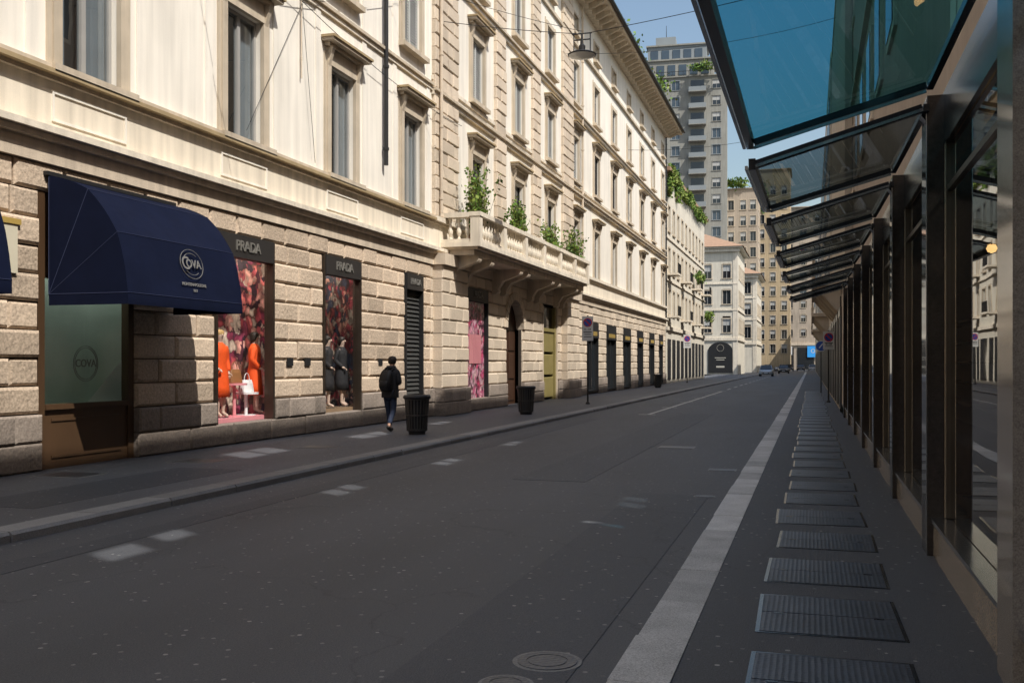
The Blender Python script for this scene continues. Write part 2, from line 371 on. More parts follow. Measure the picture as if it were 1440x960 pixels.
for k in range(-1,38):
    o=dup(h,loc=(.13+R.uniform(-.03,.03),6.2+1.46*k+R.uniform(-.06,.06),0)); o.name='pavement_hatch'
    o.rotation_euler=(0,0,R.uniform(-.015,.015)); o.scale=(R.uniform(.93,1.05),R.uniform(.85,1.06),1)
    o['label']='studded steel access hatch set in the asphalt pavement'; o['category']='hatch'; o['group']='steel hatches along the pavement'
bpy.data.objects.remove(h)
def manhole(x,y,r,z,sq=False):
    b=MB()
    if sq:
        b.box(x-r,x+r,y-r*.8,y+r*.8,z-.02,z+.0045,'kerb'); b.box(x-r*.9,x+r*.9,y-r*.7,y+r*.7,z-.01,z+.008,'hatch')
    else:
        b.lathe((x,y,z),[(r,-.01),(r,.0045),(r*.86,.0045)],28,'kerb'); b.lathe((x,y,z),[(r*.86,.002),(r*.86,.009),(r*.6,.009),(r*.6,.006),(r*.55,.006),(r*.55,.009),(0.001,.009)],28,'hatch')
    b.obj('manhole_cover',label='worn iron manhole cover set in the road surface',category='manhole cover')
manhole(-1.44,5.5,.2,-.1);manhole(-1.55,5.05,.15,-.1);manhole(-2.6,20.3,.36,-.1,True);manhole(-1.35,16.2,.22,-.1,True);manhole(-1.3,12.9,.14,-.1)
manhole(-9.6,14.2,.4,0,True);manhole(-10.2,11.9,.4,0,True);manhole(-9.0,17.2,.35,0,True)
# ------------------------------------------------------------------ window prototypes
def window(w,h,kind,hood=True,cas=.18,trim='trim',brack=False):
    b=MB(); e=w/2-.004; c=e+cas
    b.box(-.02,.07,-c,-e,0,h+.002,trim); b.box(-.02,.07,e,c,0,h+.002,trim); b.box(-.02,.075,-c-.002,c+.002,h-.004,h+cas,trim)
    b.box(-.02,.035,-c-.1,-c+.002,-.0,h+cas+.1,trim); b.box(-.02,.035,c-.002,c+.1,0,h+cas+.1,trim)
    b.box(-.2,.2,-c-.12,c+.12,-.13,-.0,trim)
    if hood:
        z=h+cas
        b.box(-.02,.05,-c,c,z+.002,z+.22,trim); b.box(-.02,.16,-c-.08,c+.08,z+.22,z+.30,trim); b.box(-.02,.32,-c-.2,c+.2,z+.302,z+.37,trim); b.box(-.02,.36,-c-.24,c+.24,z+.372,z+.43,'trim_ochre')
        for q in(-c+.02,c-.14): b.prism_y([(0,z-.25),(.07,z-.22),(.20,z+.219),(0,z+.219)],q,q+.12,trim)
    o=b.obj('window',link=False)
    f=MB(); fm='frame_grey' if kind!='display' else 'frame_dark'
    if kind in('curtain','display','plain'):
        f.box(-.2,-.12,-e,-e+.07,0,h,fm); f.box(-.2,-.12,e-.07,e,0,h,fm); f.box(-.2,-.12,-e+.07,e-.07,h-.07,h-.003,fm); f.box(-.2,-.12,-e+.07,e-.07,.001,.08,fm); f.box(-.19,-.11,-.05,.05,.08,h-.07,fm)
        if kind=='plain': f.box(-.19,-.13,-e+.07,-.05,h*.68,h*.68+.05,fm); f.box(-.19,-.13,.05,e-.07,h*.68,h*.68+.05,fm)
        fo=f.obj('frame',o,link=False)
        g=MB()
        if kind=='curtain': g.pane(-.16,-e+.06,e-.06,.05,h-.05,'glass_win')
        else: g.box(-.17,-.16,-e+.06,e-.06,.05,h-.05,'win_dark')
        g.obj('pane',o,link=False)
        if kind=='curtain':
            g=MB()
            for (a,c2) in((-e+.05,-.30),(.12,e-.05)):
                vs=[];k=24
                for i in range(k+1):
                    yy=a+(c2-a)*i/k; xx=-.25+.022*math.sin(i*1.9)
                    vs+=[(xx,yy,.04),(xx,yy,h-.04)]
                g.add(vs,[(2*i,2*i+2,2*i+3,2*i+1) for i in range(k)],'curtain')
            g.obj('curtain',o,link=False)
    else:
        sm='shutter' if kind=='shutter' else 'shutter_dark'
        g=MB(); g.box(-.12,-.07,-e,-e+.06,0,h,sm); g.box(-.12,-.07,e-.06,e,0,h,sm); g.box(-.12,-.06,-.04,.04,0.08,h-.06,sm)
        g.box(-.12,-.07,-e+.06,e-.06,0.001,.08,sm); g.box(-.12,-.07,-e+.06,e-.06,h-.07,h-.003,sm)
        n=int(h/.085)
        for i in range(n):
            z=.09+i*(h-.17)/n
            for a,c2 in((-e+.062,-.042),(.042,e-.062)):
                g.add([(-.11,a,z+.06),(-.08,a,z),(-.08,c2,z),(-.11,c2,z+.06)],[(0,1,2,3)],sm)
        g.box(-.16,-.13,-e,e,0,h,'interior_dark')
        g.obj('shutter',o,link=False)
    return o
W_cur=window(1.35,2.6,'curtain'); W_s2=window(1.3,2.2,'shutter',hood=False); W_disp=window(1.3,2.6,'display')
W_sh2=window(1.25,2.15,'shutter'); W_sh3=window(1.25,2.0,'shutter',hood=False); W_att=window(1.0,.9,'plain',hood=False,cas=.1)
W_dk2=window(1.25,2.15,'shutter_dark'); W_pl=window(1.25,2.0,'plain',hood=False)
W_cur1=window(1.25,2.5,'plain')
protos=[W_cur,W_s2,W_disp,W_sh2,W_sh3,W_att,W_dk2,W_pl,W_cur1]
def farwin(w,h,trim,glass='win_dark',sh=False):
    b=MB(); e=w/2-.004
    b.box(-.02,.05,-e-.12,-e,-.0,h,trim); b.box(-.02,.05,e,e+.12,0,h,trim); b.box(-.02,.06,-e-.12,e+.12,h,h+.14,trim); b.box(-.1,.12,-e-.18,e+.18,-.12,0,trim)
    b.box(-.14,-.10,-e,-e+.07,0,h,'frame_grey'); b.box(-.14,-.10,e-.07,e,0,h,'frame_grey'); b.box(-.14,-.1,-.035,.035,0,h,'frame_grey')
    b.box(-.18,-.15,-e,e,0,h,glass)
    if sh: b.box(-.13,-.11,-e+.07,e-.07,h*R.uniform(.45,.6),h,'shutter')
    o=b.obj('window',link=False); protos.append(o); return o
# ------------------------------------------------------------------ rustication
def rusticate(b,xb,xf,y0,y1,z0,z1,n,length,ops,c,m,base=0,gap=.009):
    ch=(z1-z0)/n
    for k in range(n):
        a=z0+k*ch; d=a+ch; mid=(a+d)/2
        segs=[(y0,y1)]
        for o in ops:
            if o[2]<mid<o[3]:
                ns=[]
                for s0,s1 in segs:
                    if o[1]<=s0 or o[0]>=s1: ns.append((s0,s1)); continue
                    if o[0]>s0: ns.append((s0,o[0]))
                    if o[1]<s1: ns.append((o[1],s1))
                segs=ns
        for s0,s1 in segs:
            L=s1-s0; cnt=max(1,round(L/length)); 
            cuts=[s0+L*i/cnt for i in range(cnt+1)]
            if k%2 and cnt>=1:
                cuts=[s0]+[s0+L*(i+.5)/cnt for i in range(cnt)]+[s1]
            for i in range(1,len(cuts)-1): cuts[i]+=R.uniform(-.07,.07)
            for i in range(len(cuts)-1):
                if cuts[i+1]-cuts[i]<.08: continue
                b.block(xb,xf+R.uniform(-.02,.02),cuts[i]+gap,cuts[i+1]-gap,a+gap,d-gap,c,m)
Xw=-11.0
def run(b,x1,y0,y1,z0,z1,m,x0=None): b.box(Xw-.1 if x0 is None else x0,Xw+x1,y0,y1,z0,z1,m)
OPENTOP=.85+8*.4167
# ================================================================== BUILDING ONE
B1=root('stucco_building',(Xw,4,0),'cream stucco palazzo with rusticated stone ground floor and shop windows','building')
Y0,Y1=4.0,28.15
ops1=[(7.6,9.9,0,OPENTOP),(12.2,14.4,0,OPENTOP),(16.75,18.95,.22,OPENTOP),(21.2,23.25,.22,OPENTOP),(26.15,27.5,.1,OPENTOP)]
def ground_floor(parent,Y0,Y1,ops,mat,length=.95):
    b=MB(); b.wall(Xw-.20,Xw-.08,Y0,Y1,0,4.6,ops,'mortar')
    rusticate(b,Xw-.19,Xw,Y0,Y1,.85,4.6,9,length,ops,.044,mat)
    rusticate(b,Xw-.19,Xw+.07,Y0,Y1,0.0,.85,2,length*1.5,ops,.028,'plinth')
    b.obj('ground_floor_wall',parent)
ground_floor(B1,Y0,Y1,ops1,'rustic')
wy1=[8.75,13.25,17.75,22.15,26.6]
b=MB()
ops=[(y-.675,y+.675,6.1,8.7) for y in wy1]+[(y-.65,y+.65,10.6,12.8) for y in wy1]+[(y-.65,y+.65,14.6,16.6) for y in wy1]
b.wall(Xw-.34,Xw,Y0,Y1,6.08,19.5,ops,'plaster'); b.obj('wall',B1)
b=MB()
run(b,.05,Y0,Y1,4.6,4.92,'band'); run(b,.16,Y0,Y1,4.922,5.02,'band'); run(b,.24,Y0,Y1,5.022,5.12,'band_pale')
run(b,.02,Y0,Y1,5.122,5.86,'plaster_dado'); run(b,.10,Y0,Y1,5.862,5.93,'trim'); run(b,.20,Y0,Y1,5.932,6.0,'trim_ochre'); run(b,.14,Y0,Y1,6.002,6.08,'trim')
run(b,.12,Y0,Y1,9.98,10.06,'trim'); run(b,.06,Y0,Y1,9.86,9.978,'band_pale')
run(b,.5,Y0,Y1,19.5,19.8,'trim')
for y in wy1:
    for (a,c,z0,z1) in((y-.85,y+.85,5.26,5.30),(y-.85,y+.85,5.68,5.72),(y-.85,y-.81,5.302,5.678),(y+.81,y+.85,5.302,5.678)):
        b.box(Xw-.02,Xw+.045,a,c,z0,z1,'plaster')
for y in wy1:
    for q in(-1.25,1.25):
        b.box(Xw-.02,Xw+.03,y+q-.12,y+q+.12,6.081,9.858,'plaster'); b.box(Xw-.02,Xw+.03,y+q-.12,y+q+.12,10.062,19.45,'plaster')
b.obj('cornice',B1)
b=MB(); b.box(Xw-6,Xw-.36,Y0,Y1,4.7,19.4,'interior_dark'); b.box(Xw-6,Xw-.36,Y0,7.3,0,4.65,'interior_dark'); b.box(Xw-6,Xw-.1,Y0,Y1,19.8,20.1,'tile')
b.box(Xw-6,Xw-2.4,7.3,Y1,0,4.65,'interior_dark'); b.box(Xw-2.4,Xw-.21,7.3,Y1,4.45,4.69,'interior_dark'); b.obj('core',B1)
for y in wy1:
    dup(W_cur,B1,loc=(0,y-4,6.1)); dup(W_s2,B1,loc=(0,y-4,10.6)); dup(W_s2,B1,loc=(0,y-4,14.6))
def drain(parent,y,z0,z1,x=.09,r=.055,m='band'):
    b=MB(); b.cyl((Xw+x,y,z0),(Xw+x,y,z1),r,r,10,m)
    z=z0+.4
    while z<z1: b.cyl((Xw+x,y,z),(Xw+x,y,z+.07),r*1.35,r*1.35,10,m); z+=2.2
    b.obj('drainpipe',parent)
drain(B1,24.55,6.9,19.4,.12,.06,'iron'); drain(B1,15.4,9,19.4,.05,.02,'frame_grey'); drain(B1,20.05,8,19.4,.05,.018,'band'); drain(B1,11,8,19.4,.05,.02,'frame_grey')
def lettering(parent,t,size,p,m,up=(0,0,1),out=(1,0,0),ext=.015,off=.004):
    b=MB(); b.mesh(textmesh(t,size,ext,off),m,TM(p,up,out)); return b.obj('lettering',parent)
def shop_opening(parent,o,kind,title=None,tsize=.26,letm='letter_grey',depth=.95,ext=1.3):
    y0,y1,z0,z1=o; b=MB(); fm='bronze' if kind in('floral_dark','floral_deep','floral_pink') else 'black'
    x1=Xw+.02; t=.07; zs=z1-.46; xb=Xw-.195
    b.box(xb,x1,y0+.003,y0+t,z0,z1-.003,fm); b.box(xb,x1,y1-t,y1-.003,z0,z1-.003,fm)
    b.box(xb,x1+.02,y0+t,y1-t,zs,z1-.004,'frame_dark' if title else fm); b.box(xb,x1-.02,y0+t,y1-t,z0+.001,z0+.10,fm)
    w=b.obj('shop_window',parent)
    if kind.startswith('floral'):
        g=MB(); g.pane(Xw-.06,y0+t,y1-t,z0+.10,zs,'glass_shop'); g.obj('pane',w)
        g=MB(); d=depth; e=Xw-.205
        g.box(Xw-d-.05,Xw-d,y0-.3,y1+ext,z0,z1+.2,kind); g.box(Xw-d,e,y0-.35,y0-.3,z0,z1+.2,kind); g.box(Xw-d,e,y1+ext,y1+ext+.05,z0,z1+.2,kind)
        g.box(Xw-d,e,y0-.3,y1+ext,z0-.05,.5,'pink' if kind!='floral_deep' else 'floor_warm'); g.box(Xw-d,e,y0-.3,y1+ext,z1+.2,z1+.24,'white_gloss'); g.obj('display_backdrop',w)
        g=MB(); g.box(Xw-.45,Xw-.30,y0,y1+ext-.2,zs+.32,zs+.36,'display_lamp'); g.obj('strip_light',w)
    elif kind=='poster':
        g=MB(); g.box(Xw-.17,Xw-.13,y0+t,y1-t,z0+.10,zs,'floral_pink'); g.box(Xw-.125,Xw-.11,y0+.7,y1-.45,1.6,2.6,'pink'); g.obj('poster',w)
        g=MB(); g.pane(Xw-.06,y0+t,y1-t,z0+.10,zs,'glass_shop'); g.obj('pane',w)
    elif kind=='louvre':
        g=MB(); n=28
        for i in range(n):
            z=z0+.12+i*(zs-z0-.14)/n; g.add([(Xw-.16,y0+t,z+.13),(Xw-.09,y0+t,z),(Xw-.09,y1-t,z),(Xw-.16,y1-t,z+.13)],[(0,1,2,3)],'shutter_dark')
        g.box(Xw-.26,Xw-.20,y0+.01,y1-.01,z0,zs,'interior_dark'); g.obj('roller_shutter',w)
    elif kind=='dark':
        g=MB(); g.box(Xw-.18,Xw-.16,y0+.068,y1-.068,z0+.10,zs,'win_dark'); g.obj('pane',w)
        g=MB(); m=(y0+y1)/2; g.box(Xw-.159,Xw-.08,m-.05,m+.05,z0+.12,zs,fm); g.obj('mullion',w)
    if title: lettering(w,title,tsize,(x1+.03,(y0+y1)/2,(zs+z1)/2),letm)
    return w
shop_opening(B1,ops1[2],'floral_dark','PRADA',.29); shop_opening(B1,ops1[3],'floral_deep','PRADA',.29); shop_opening(B1,ops1[4],'louvre','PRADA',.24)
def cafe_window(o):
    y0,y1,z0,z1=o; b=MB()
    b.box(Xw-.19,Xw-.05,y0+.003,y0+.14,0,z1,'brown_wood'); b.box(Xw-.19,Xw-.05,y1-.14,y1-.003,0,z1,'brown_wood')
    b.box(Xw-.19,Xw-.08,y0+.14,y1-.14,0.001,.9,'brown_wood'); b.box(Xw-.19,Xw-.02,y0+.14,y1-.14,.9,.98,'brown_wood')
    b.box(Xw-.082,Xw-.06,y0+.3,y1-.3,.16,.2,'brown_wood'); b.box(Xw-.082,Xw-.06,y0+.3,y1-.3,.72,.76,'brown_wood')
    b.box(Xw-.19,Xw-.08,y0+.14,y1-.14,2.9,z1,'brown_wood')
    w=b.obj('shop_window',B1)
    g=MB(); g.pane(Xw-.12,y0+.14,y1-.14,.98,2.9,'glass_tint'); g.obj('pane',w)
    g=MB(); e=Xw-.205; g.box(Xw-.85,Xw-.8,y0-.2,y1+1.0,0,z1,'shop_grey'); g.box(Xw-.8,e,y0-.25,y0-.2,0,z1,'shop_grey'); g.box(Xw-.8,e,y1+1.0,y1+1.05,0,z1,'shop_grey'); g.box(Xw-.8,e,y0-.2,y1+1,.85,.9,'shop_grey'); g.box(Xw-.85,e,y0-.25,y1+1.05,z1,z1+.05,'shop_grey')
    g.add([(Xw-.5,y1-.6,.95),(Xw-.65,y1+.7,.95),(Xw-.65,y1+.55,1.75)],[(0,1,2)],'white_gloss')
    g.obj('display_backdrop',w)
    g=MB(); g.box(Xw-.5,Xw-.35,y0,y1+.8,3.2,3.24,'dim_lamp'); g.obj('strip_light',w)
    g=MB()
    me=textmesh('COVA',.17,.003,.002); g.mesh(me,'letter_grey',TM((Xw-.11,(y0+y1)/2,1.6)))
    for rr in(.28,.25):
        for i in range(40):
            a=2*math.pi*i/40; c=2*math.pi*(i+1)/40
            g.beam((Xw-.11,(y0+y1)/2+rr*math.cos(a),1.6+rr*math.sin(a)),(Xw-.11,(y0+y1)/2+rr*math.cos(c),1.6+rr*math.sin(c)),.008,.010,'letter_grey',up=(1,0,0))
    g.obj('logo',w)
cafe_window(ops1[1]); cafe_window(ops1[0])
b=MB()
b.box(Xw-.0,Xw+.05,10.9,11.7,2.9,3.6,'cream_sign'); b.box(Xw+.0,Xw+.07,10.85,11.75,3.6,3.68,'letter_gold')
b.obj('wall_sign',label='small cream sign board with gilt top on the stone wall',category='sign')
for yy in(19.6,20.4,24.4):
    b=MB(); b.box(Xw,Xw+.03,yy-.12,yy+.12,1.55,1.72,'black'); b.obj('wall_plaque',label='small dark plaque fixed to the stone wall',category='plaque')
def awning(y0,y1,name_logo=True):
    r=root('awning',(Xw,y0,2.6),'navy canvas dome awning with pale piping over the shop window','awning',group='navy shop awnings')
    zt,zb,pr=4.42,2.64,1.40; A=[0,30,60,90]; NP=3
    P=[(Xw+.06+pr*math.sin(rad(a)),zb+(zt-zb)*math.cos(rad(a))) for a in A]
    b=MB(); K=14
    def pan(p,q,c,d):
        vs=[];n=6
        for i in range(K+1):
            for j in range(n+1):
                u=i/K;v=j/n
                x=(p[0]*(1-v)+q[0]*v); z=(p[1]*(1-v)+q[1]*v); yy=c*(1-u)+d*u
                sag=-.035*math.sin(math.pi*v)+.055*math.sin(math.pi*u)*math.sin(math.pi*v)+.008*math.sin(u*23+v*4)*math.sin(math.pi*v)
                vs.append((x-sag*.7,yy,z-sag*.7))
        b.add(vs,[(i*(n+1)+j,i*(n+1)+j+1,(i+1)*(n+1)+j+1,(i+1)*(n+1)+j) for i in range(K) for j in range(n)],'navy')
        for yy in(y0,y1):
            for j in range(n):
                s=[]
                for v in(j/n,(j+1)/n):
                    sg=-.035*math.sin(math.pi*v); s.append((p[0]*(1-v)+q[0]*v-sg*.7,yy,p[1]*(1-v)+q[1]*v-sg*.7))
                b.add([(Xw+.06,yy,zb),s[0],s[1]],[(0,1,2)],'navy')
    for i in range(NP): pan(P[i],P[i+1],y0,y1)
    b.box(P[NP][0]-.008,P[NP][0],y0,y1,zb-.17,zb-.001,'navy')
    for yy in(y0,y1-.008): b.box(Xw+.06,P[NP][0]-.01,yy,yy+.008,zb-.17,zb-.001,'navy')
    b.obj('canvas',r,smooth=False)
    b=MB()
    for i in range(NP+1):
        b.cyl((P[i][0]+.004,y0,P[i][1]+.004),(P[i][0]+.004,y1,P[i][1]+.004),.004,.004,6,'piping')
        for yy in(y0,y1): b.cyl((Xw+.06,yy,zb),(P[i][0],yy,P[i][1]),.005,.005,6,'piping')
    b.obj('piping',r)
    b=MB()
    b.box(Xw,Xw+.08,y0-.05,y1+.05,zt,zt+.06,'iron')
    for yy in(y0+.03,y1-.03): b.beam((Xw+.05,yy,zt+.01),(Xw+.05,yy,zb-.02),.03,.03,'iron',up=(1,0,0)); b.cyl((Xw+.05,yy,zb),(P[NP][0]-.03,yy,zb),.018,.018,8,'iron')
    b.cyl((P[NP][0]-.03,y0+.02,zb),(P[NP][0]-.03,y1-.02,zb),.018,.018,8,'iron')
    b.obj('awning_frame',r)
    if name_logo:
        up=Vector((P[2][0]-P[NP][0],0,P[2][1]-P[NP][1])).normalized(); out=Vector((0,1,0)).cross(up)
        if out.x<0: out=-out
        yc=(y0+y1)/2+.16; half=(Vector((P[2][0],yc,P[2][1]))+Vector((P[NP][0],yc,P[NP][1])))/2
        c=half+up*.12+out*.036; lm='letter_dim'
        b=MB(); b.mesh(textmesh('OVA',.19,.003,.004),lm,TM(c,up,out)@T(.05,0,0)); b.mesh(textmesh('C',.30,.003,.002),lm,TM(c,up,out)@T(-.16,0,0))
        for rr,a0,a1 in((.27,0,360),(.20,50,310)):
            n=44
            for i in range(n):
                a=rad(a0+(a1-a0)*i/n);q=rad(a0+(a1-a0)*(i+1)/n)
                if rr<.24 and abs(math.sin(a))<.66: continue
                p=c+Vector((0,1,0))*rr*1.12*math.cos(a)+up*rr*.9*math.sin(a); s=c+Vector((0,1,0))*rr*1.12*math.cos(q)+up*rr*.9*math.sin(q)
                b.beam(p,s,.006,.010,lm,up=out)
        b.obj('logo',r)
        c2=half+out*.018
        b=MB(); b.mesh(textmesh('MONTENAPOLEONE',.070,.003,.001),lm,TM(c2-up*.22,up,out)); b.mesh(textmesh('1817',.06,.003,.001),lm,TM(c2-up*.32,up,out)); b.obj('lettering',r)
awning(12.3,15.35); awning(6.9,10.1)
# ================================================================== BUILDING TWO
B2=root('palazzo',(Xw,28.15,0),'tall cream stone palazzo with balustraded balcony, quoins and deep eaves','building')
Y0,Y1=28.155,79.0
gd=[(50.1,52.9),(55.2,58.0),(60.4,63.0),(65.5,67.9),(70.6,73.0),(75.4,77.4)]
ops2=[(31.3,33.7,.22,OPENTOP),(36.0,38.2,0,OPENTOP),(41.3,43.9,0,OPENTOP)]+[(a,c,.1,.85+7*.4167) for a,c in gd]
ground_floor(B2,Y0,Y1,ops2,'rustic2',1.05)
wy2=[32.5+5*k for k in range(10)]
rows=[(6.1,8.6,.625),(10.5,12.65,.625),(14.3,16.3,.625),(17.7,18.6,.5)]
b=MB(); ops=[(y-h,y+h,a,c) for y in wy2 for a,c,h in rows]
b.wall(Xw-.34,Xw,Y0,45.6,6.08,19.5,ops,'plaster2'); b.wall(Xw-.34,Xw-.04,45.602,Y1,6.08,19.5,ops,'plaster2'); b.obj('wall',B2)
b=MB()
run(b,.05,Y0,Y1,4.6,4.92,'band'); run(b,.16,Y0,Y1,4.922,5.02,'band'); run(b,.24,Y0,Y1,5.022,5.12,'band_pale'); run(b,.02,Y0,Y1,5.122,5.86,'plaster_dado'); run(b,.10,Y0,Y1,5.862,5.93,'trim'); run(b,.18,Y0,Y1,5.932,6.078,'band_pale')
for z in(9.75,13.7): run(b,.10,Y0,Y1,z,z+.12,'band_pale'); run(b,.18,Y0,Y1,z+.122,z+.2,'trim')
run(b,.06,Y0,Y1,10.2,10.32,'band_pale'); run(b,.1,Y0,Y1,17.1,17.25,'trim')
b.obj('cornice',B2)
for a,c in((28.2,30.3),(34.35,35.55),(39.35,40.55),(44.5,46.6)):
    b=MB()
    for z0,z1,n in((6.08,9.75,9),(9.96,13.7,9),(13.92,17.1,8),(17.27,19.5,5)):
        rusticate(b,Xw-.05,Xw+.13,a,c,z0,z1,n,1.2,[],.03,'rustic2')
    b.obj('quoin',B2)
for a,c in((28.3,30.7),(44.6,47.0)):
    b=MB(); rusticate(b,Xw-.05,Xw+.32,a,c,.85,4.6,9,1.2,[],.035,'rustic2'); rusticate(b,Xw-.05,Xw+.4,a-.05,c+.05,0,.85,2,1.4,[],.02,'plinth'); b.box(Xw-.05,Xw+.42,a-.06,c+.06,4.602,4.95,'band')
    b.obj('pilaster',B2)
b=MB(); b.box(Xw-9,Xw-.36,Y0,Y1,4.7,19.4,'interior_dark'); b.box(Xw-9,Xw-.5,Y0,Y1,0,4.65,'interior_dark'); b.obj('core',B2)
b=MB()
b.box(Xw-.3,Xw+1.25,Y0,Y1+.7,19.75,19.9,'trim'); b.box(Xw-.3,Xw+1.32,Y0,Y1+.75,19.902,20.05,'brown_wood'); b.box(Xw-.2,Xw+.35,Y0,Y1+.3,19.5,19.748,'band_pale')
y=Y0+.3
while y<Y1: b.prism_y([(Xw+.35,19.35),(Xw+.55,19.38),(Xw+1.1,19.62),(Xw+1.1,19.749),(Xw+.35,19.749)],y,y+.18,'trim'); y+=.85
b.prism_y([(Xw+1.3,20.051),(Xw-6,22.8),(Xw-9,20.051)],Y0,Y1+.7,'tile')
b.obj('roof',B2)
b=MB(); b.cyl((Xw+1.38,Y0,19.95),(Xw+1.38,Y1+.7,19.95),.09,.09,8,'iron'); b.obj('gutter',B2)
for k,y in enumerate(wy2):
    dup(W_disp if k<3 else W_cur1,B2,loc=(0 if k<3 else -.04,y-28.15,6.1))
    dup(W_sh2 if k<3 else (W_dk2 if k%3 else W_sh2),B2,loc=(0 if k<3 else -.04,y-28.15,10.5)); dup(W_sh3 if k<3 or k%2 else W_pl,B2,loc=(0 if k<3 else -.04,y-28.15,14.3)); dup(W_att,B2,loc=(0 if k<3 else -.04,y-28.15,17.7))
drain(B2,48.6,5.2,19.4,.1,.06,'band'); drain(B2,28.5,6.2,19.4,.2,.05,'band'); drain(B2,78.6,5.2,19.4,.1,.06,'iron')
shop_opening(B2,ops2[0],'poster','PRADA',.29)
for o in ops2[3:]:
    w=shop_opening(B2,o,'dark'); g=MB(); a,c=o[0],o[1]
    g.box(Xw-.02,Xw+.06,a+.1,c-.1,2.95,3.4,'black')
    for q in range(8): g.box(Xw+.061,Xw+.067,a+.4+q*(c-a-.9)/8,a+.4+q*(c-a-.9)/8+.16,3.07,3.29,'letter_gold')
    g.obj('fascia',w)
y0,y1=36.0,38.2; zc=2.95; r=(y1-y0)/2; n=14
b=MB()
for s in(-1,1):
    yc=(y0+y1)/2; e=yc+s*r
    pts=[(yc+s*r*math.cos(rad(90*i/n)),zc+r*math.sin(rad(90*i/n))) for i in range(n+1)]
    for i in range(n):
        p,q=pts[i],pts[i+1]; poly=[p,q,(q[0],OPENTOP-.002),(p[0],OPENTOP-.002)]
        if s<0: poly=poly[::-1]
        if abs(p[0]-q[0])>.001: b.prism_x(poly,Xw-.3,Xw-.02,'rustic2')
for i in range(13):
    a0=rad(180*i/13+1);a1=rad(180*(i+1)/13-1)
    b.prism_x([((y0+y1)/2+q*math.cos(t),zc+q*math.sin(t)) for q,t in((r,a0),(r+.32,a0),(r+.32,a1),(r,a1))],Xw-.02,Xw+.05,'rustic2')
b.obj('arch',B2)
b=MB(); b.box(Xw-.40,Xw-.34,y0,y1,0,OPENTOP,'door_wood')
for a,c in((y0+.1,(y0+y1)/2-.03),((y0+y1)/2+.03,y1-.1)):
    for z0,z1 in((.15,.9),(1.0,2.0),(2.1,2.9)): b.block(Xw-.34,Xw-.30,a+.08,c-.08,z0,z1,.02,'door_wood')
b.obj('door',B2)
y0,y1=41.3,43.9
b=MB(); b.box(Xw-.3,Xw+.0,y0+.003,y0+.12,0,4.1,'band'); b.box(Xw-.3,Xw+.0,y1-.12,y1-.003,0,4.1,'band'); b.box(Xw-.3,Xw-.06,y0+.12,y0+.32,0,4.1,'olive'); b.box(Xw-.3,Xw-.06,y1-.32,y1-.12,0,4.1,'olive'); b.box(Xw-.3,Xw-.06,y0+.32,y1-.32,3.0,3.15,'olive'); b.box(Xw-.3,Xw-.2,y0+.32,y1-.32,3.15,4.1,'win_dark')
for z in(.1,1.1,2.1): b.block(Xw-.3,Xw-.12,y0+.33,y1-.33,z,z+.9,.03,'olive')
b.obj('door',B2)
b=MB(); a,c=28.9,44.7; xo=Xw+1.3
b.box(Xw,xo-.1,a+.1,c-.1,5.125,5.2,'band'); b.box(Xw,xo,a,c,5.2,5.34,'band_pale'); b.box(Xw+.25,xo-.25,a+.2,c-.2,4.96,5.124,'band')
for y in (29.6,30.9,34.3,35.3,38.9,40.0,43.2,44.2):
    b.prism_y([(Xw,4.1),(Xw+.15,4.1),(Xw+.26,4.35),(Xw+.4,4.56),(Xw+.8,4.7),(Xw+1.05,4.78),(Xw+1.08,4.957),(Xw,4.957)],y-.15,y+.15,'band')
    b.cyl((Xw+.98,y-.16,4.86),(Xw+.98,y+.16,4.86),.10,.10,14,'band'); b.cyl((Xw+.12,y-.16,4.22),(Xw+.12,y+.16,4.22),.12,.12,14,'band')
bal=b.obj('balcony',B2)
b=MB()
def balus(p0,p1):
    p0=Vector(p0);p1=Vector(p1);d=p1-p0;n=max(1,round(d.length/.27)); prof=[(.05,0),(.05,.05),(.03,.08),(.075,.2),(.08,.27),(.04,.42),(.032,.5),(.05,.58),(.05,.7)]
    for i in range(n):
        p=p0+d*(i+.5)/n; b.lathe((p.x,p.y,5.43),prof,8,'band_pale')
xr=xo-.16
piers=[a+.16+i*(c-a-.32)/6 for i in range(7)]
for p in piers: b.box(xr-.15,xr+.15,p-.15,p+.15,5.341,6.139,'band_pale')
for i in range(6): balus((xr,piers[i]+.15,0),(xr,piers[i+1]-.15,0))
for yy in(piers[0],piers[-1]): balus((Xw+.15,yy,0),(xr-.15,yy,0))
b.box(xr-.12,xr+.12,piers[0]+.151,piers[-1]-.151,5.342,5.44,'band_pale')
b.box(xr-.18,xr+.18,a-.01,c+.01,6.128,6.26,'band_pale')
for yy in(piers[0],piers[-1]): b.box(Xw,xr-.152,yy-.12,yy+.12,5.342,5.44,'band_pale'); b.box(Xw,xr-.182,yy-.17,yy+.17,6.10,6.25,'band_pale')
b.obj('balustrade',bal,smooth=False)
def bush(x,y,z,h,w,lab):
    r=root('potted_plant',(x,y,z),lab,'plant',group='plants on the balcony')
    b=MB(); b.box(x-.2,x+.2,y-.35,y+.35,z,z+.35,'pot'); b.obj('pot',r)
    b=MB()
    for _ in range(40):
        p=Vector((x+R.uniform(-.15,.15),y+R.uniform(-.3,.3),z+.35)); q=p+Vector((R.gauss(0,.14),R.gauss(0,w*.38),h*R.uniform(.45,1.1)))
        b.cyl(p,q,.008,.004,4,'bark')
        for k in range(32):
            t=R.uniform(.1,1); c=p.lerp(q,t); s=(R.gauss(0,.08),R.gauss(0,.09),R.gauss(0,.08)); c=c+Vector(s)
            b.leaves(c,(.02,.02,.02),1,.13,'leaf' if R.random()<.5 else 'leaf_pale')
    b.obj('foliage',r)
